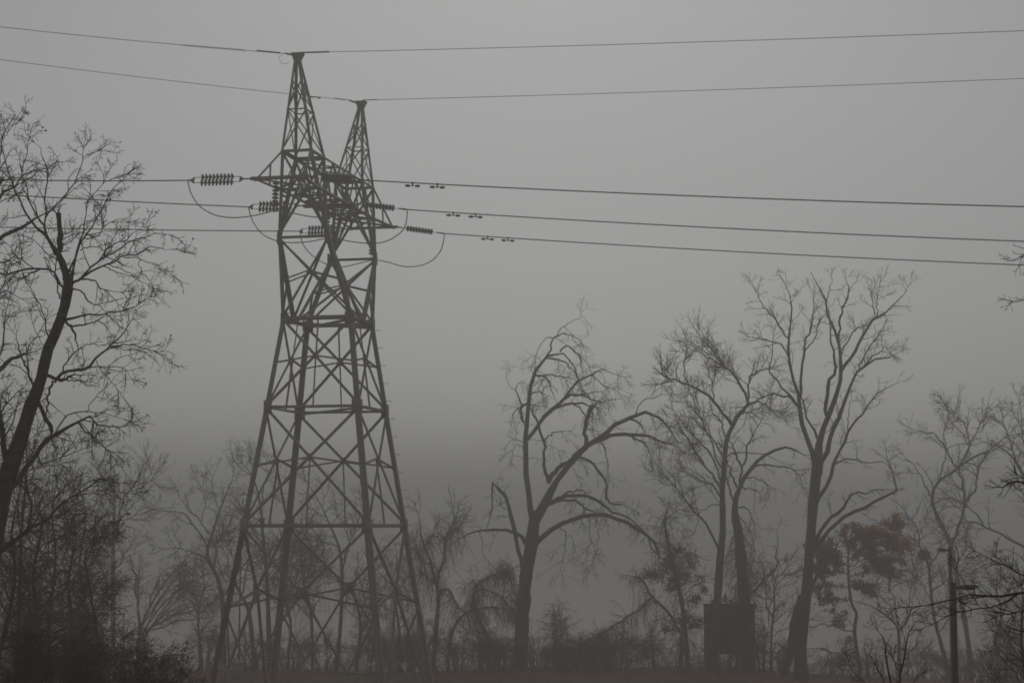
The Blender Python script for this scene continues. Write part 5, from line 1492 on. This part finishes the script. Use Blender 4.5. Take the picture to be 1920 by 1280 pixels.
# ------------------------------------------------------------------ low brush, grass and leaf litter
rb = np.random.default_rng(77)
n = 4600
bx = rb.uniform(-40, 36, n)
edge = 114.5 - 8.0 * sm(13, 19, bx) + 2.5 * np.sin(bx * 0.11) + 1.2 * np.sin(bx * 0.37 + 1)
by = edge + rb.normal(0.6, 1.3, n)
bz = zg(bx, by)
hh = rb.uniform(0.6, 1.9, n) * (0.7 + 0.5 * np.sin(bx * 0.8) ** 2) * (1 - 0.45 * sm(14, 20, bx))
k = 4
out = np.zeros((n, k, 3))
out[:, 0] = np.stack((bx, by, bz - 0.03), 1)
D = nrm_(rb.normal(0, 0.35, (n, 3)) + (0, 0, 1))
for j in range(1, k):
    D = nrm_(D + rb.normal(0, 0.22, (n, 3)) + np.array((0, 0, -0.10 * j)))
    out[:, j] = out[:, j - 1] + D * (hh / (k - 1))[:, None]
rad = np.linspace(0.012, 0.006, k)[None] * np.ones((n, 1))
c, cr = spawn(out, rad, rb, 0.8, (0.12, 0.45), 45, 3, -0.02, 0.2, 0.008, 0.005, 0.2, 0.5)
v1, q1 = tubes(out, rad, 3)
v2, q2 = tubes(c, cr, 3)
NTRI[0] += 2 * (len(q1) + len(q2))
o = link('bank_undergrowth', mesh_np('bank_undergrowth', np.concatenate((v1, v2)), np.concatenate((q1, q2 + len(v1))), M['brush']))
o['kind'] = 'stuff'
n = 16000
lx = rb.uniform(-45, 40, n)
ly = rb.uniform(106.9, 116.5, n)
keep = ly < (114.0 - 8.0 * sm(13, 19, lx) + 2.5 * np.sin(lx * 0.11) + 1.2 * np.sin(lx * 0.37 + 1) + 1.5)
lx, ly = lx[keep], ly[keep]
V, Q = leaf_blades(np.stack((lx, ly, zg(lx, ly) + 0.045), 1), 0.11, rb, 0.75)
NTRI[0] += 2 * len(Q)
o = link('fallen_leaves', mesh_np('fallen_leaves', V, Q, M['litter']))
o['kind'] = 'stuff'
n = 14000
gx = rb.uniform(-45, 40, n)
gy = rb.uniform(106.8, 117, n)
keep = gy < (114.5 - 8.0 * sm(13, 19, gx) + 2.5 * np.sin(gx * 0.11) + 1.2 * np.sin(gx * 0.37 + 1) + 2)
gx, gy = gx[keep], gy[keep]
n = len(gx)
p0 = np.stack((gx, gy, zg(gx, gy) - 0.02), 1)
a = rb.uniform(0, 2 * np.pi, n)
sd_ = np.stack((np.cos(a), np.sin(a), np.zeros(n)), 1)
hgt = (rb.uniform(0.06, 0.24, n) * (0.6 + 0.7 * sm(110.5, 114, gy)))[:, None]
bend = np.stack((rb.normal(0, 0.5, n), rb.normal(0, 0.5, n), np.ones(n)), 1)
V = np.stack((p0 - sd_ * 0.02, p0 + sd_ * 0.02, p0 + bend * hgt), 1).reshape(-1, 3)
NTRI[0] += n
o = link('dry_grass', mesh_np('dry_grass', V, None, M['ground'], False, np.arange(3 * n).reshape(-1, 3)))
o['kind'] = 'stuff'

# ------------------------------------------------------------------ lamp posts, cabinet, panel, small things
def lamp(label, x, ytop, d, arm, wpx, seed):
    top = P(x, ytop, d)
    g = float(zg(top[0], top[1]))
    h = top[2] - g
    r = thing('lamp_post', label, 'street lamp', (top[0], top[1], g), 'lamp posts at the right')
    pr = wpx * d / F / 2
    tube_obj('pole', [(0, 0, -0.1), (0, 0, h * 0.5), (0, 0, h)], [pr * 1.06, pr, pr * 0.96], 14, M['pole'], r)
    tube_obj('pole_cap', [(0, 0, h), (0, 0, h + 0.025)], [pr * 1.08, pr * 0.9], 14, M['pole'], r)
    tube_obj('base_flange', [(0, 0, 0.0), (0, 0, 0.05)], pr * 2.2, 14, M['pole'], r)
    s = 1 if arm > 0 else -1
    L = abs(arm)
    # bracket and flat, tapered lantern head
    tube_obj('bracket', [(s * pr * 0.6, 0, h - 0.12), (s * L * 0.45, 0, h - 0.09)], 0.042, 8, M['pole'], r)
    V = []
    for f, w, zt, zb in ((0.3, 0.05, -0.055, -0.15), (0.42, 0.12, -0.04, -0.16), (0.75, 0.13, -0.03, -0.125), (0.97, 0.08, -0.05, -0.10), (1.04, 0.03, -0.065, -0.085)):
        for yy, zz in ((-w, zb), (w, zb), (w * 0.85, zt), (-w * 0.85, zt)):
            V.append((s * L * f, yy, h + zz))
    Q = [(4 * i + j, 4 * i + (j + 1) % 4, 4 * i + 4 + (j + 1) % 4, 4 * i + 4 + j) for i in range(4) for j in range(4)] + [(3, 2, 1, 0), (16, 17, 18, 19)]
    hd = link('lamp_head', mesh_np('lamp_head', V, Q, M['pole']), r)
    ln = box_obj('lens', (min(s * L * 0.5, s * L * 0.85), max(s * L * 0.5, s * L * 0.85), -0.085, 0.085, h - 0.165, h - 0.128), M['lens'], hd)


lamp('nearer black lamp post with its flat head pointing right', 1787, 1093, 45, 0.62, 11.5, 1)
lamp('farther lamp post with its head pointing left, behind the nearer post', 1781, 1026, 72, -0.5, 8, 2)

c = P(447, 1267, 107.2)
cg = float(zg(c[0], c[1]))
r = thing('utility_cabinet', 'pale grey utility cabinet on the ground behind the left pylon leg', 'cabinet', (c[0], c[1], cg))
box_obj('body', (-0.33, 0.33, -0.24, 0.24, 0.06, 0.86), M['cabinet'], r, 0.012)
box_obj('lid', (-0.36, 0.36, -0.27, 0.27, 0.862, 1.02), M['cabinet'], r, 0.02)
box_obj('plinth', (-0.37, 0.37, -0.28, 0.28, -0.1, 0.058), M['asphalt'], r)
dr = box_obj('door', (-0.29, 0.29, -0.256, -0.242, 0.11, 0.82), M['cabinet'], r)
box_obj('handle', (0.2, 0.225, -0.285, -0.257, 0.42, 0.56), M['pole'], dr)

c = P(419, 1262, 108)
r = thing('marker_post', 'thin white marker post left of the grey cabinet', 'marker', (c[0], c[1], float(zg(c[0], c[1]))))
tube_obj('post', [(0, 0, -0.1), (0, 0, 0.85)], 0.045, 8, M['marker'], r)
tube_obj('cap', [(0, 0, 0.85), (0, 0, 0.95)], [0.055, 0.04], 8, M['fitting'], r)

c = P(448, 1240, 112)
top = P(448, 1044, 112)
r = thing('bare_pole', 'thin straight pole standing behind the grey cabinet', 'pole', (c[0], c[1], float(zg(c[0], c[1]))))
hp = top[2] - float(zg(c[0], c[1]))
tube_obj('shaft', [(0, 0, -0.1), (0, 0, hp)], [0.06, 0.05], 10, M['bark'], r)
tube_obj('cap', [(0, 0, hp), (0, 0, hp + 0.05)], [0.06, 0.03], 10, M['pole'], r)

c = P(491.5, 977, 116.6)
r = thing('nest_box', 'small dark wooden box fixed high on the upright tree behind the pylon', 'nest box', c)
box_obj('body', (-0.15, 0.15, -0.13, 0.13, -0.2, 0.16), M['boards'], r)
rf = box_obj('roof', (-0.19, 0.19, -0.19, 0.15, 0.162, 0.2), M['bark'], r)
tube_obj('entrance', [(0, -0.128, 0.02), (0, -0.14, 0.02)], 0.035, 10, M['pole'], r)

# boarded panel on posts between the twin trunks
c = P(1369, 1252, 114.6)
g = float(zg(c[0], c[1]))
zt_, zb_ = P(1369, 1133, 114.6)[2] - g, P(1369, 1226, 114.6)[2] - g
hw = 47.5 * 114.6 / F
r = thing('boarded_panel', 'dark boarded square panel on posts between the twin trunks', 'panel', (c[0], c[1], g))
nb = 9
for i in range(nb):
    x0 = -hw + 2 * hw * i / nb
    box_obj('board', (x0 + 0.002, x0 + 2 * hw / nb - 0.002, -0.03 - 0.003 * (i % 2), 0.03, zb_ + 0.05 * rt.random(), zt_ - 0.02), M['boards'], r)
box_obj('top_rail', (-hw - 0.05, hw + 0.04, -0.07, 0.07, zt_ - 0.015, zt_ + 0.07), M['boards'], r)
box_obj('cross_rail', (-hw, hw, 0.033, 0.12, zt_ * 0.75, zt_ * 0.75 + 0.14), M['boards'], r)
box_obj('cross_rail', (-hw, hw, 0.033, 0.12, zb_ + 0.25, zb_ + 0.39), M['boards'], r)
for x0 in (-hw * 0.92, hw * 0.62, hw * 0.95):
    box_obj('post', (x0 - 0.1, x0 + 0.1, 0.124, 0.32, -1.2, zt_ - 0.03), M['boards'], r)
V, Q = leaf_blades(np.concatenate([np.array([P(x + rb.normal(0, w_ * 0.5), y + rb.normal(0, 4), 114.2 + rb.normal(0, 0.2)) for _ in range(m_)]) for x, y, w_, m_ in ((1342, 1128, 14, 90), (1358, 1122, 8, 60), (1328, 1140, 6, 40), (1372, 1130, 12, 50), (1326, 1170, 4, 60), (1325, 1195, 4, 50), (1324, 1220, 4, 30), (1350, 1145, 10, 60), (1395, 1133, 14, 50), (1336, 1160, 6, 50))]), 0.16, rb)
cc = P(1345, 1130, 114.2)
o = link('creeper', mesh_np('creeper', V - cc, Q, M['dark_leaf']))
o.location = tuple(cc)
tag(o, 'maroon creeper leaves clinging to the top and left edge of the boarded panel', 'creeper')

# leaf nest in the slender right-hand tree
c = P(1733, 1040, 117)
ctr = rb.normal(0, 0.16, (260, 3)) * (1, 1, 0.9)
nst = np.stack([ctr + rb.normal(0, 0.1, (260, 3)) for _ in range(3)], 1)
v, q = tubes(nst, np.full((260, 3), 0.012), 3)
lv_, lq_ = leaf_blades(rb.normal(0, 0.15, (300, 3)) * (1, 1, 0.9), 0.13, rb)
o = link('leaf_nest', mesh_np('leaf_nest', np.concatenate((v, lv_)), np.concatenate((q, lq_ + len(v))), M['twig']))
o.location = tuple(c)
tag(o, 'dark round leaf nest in the slender tree left of the lamp posts', 'nest')
print('triangles', NTRI[0])
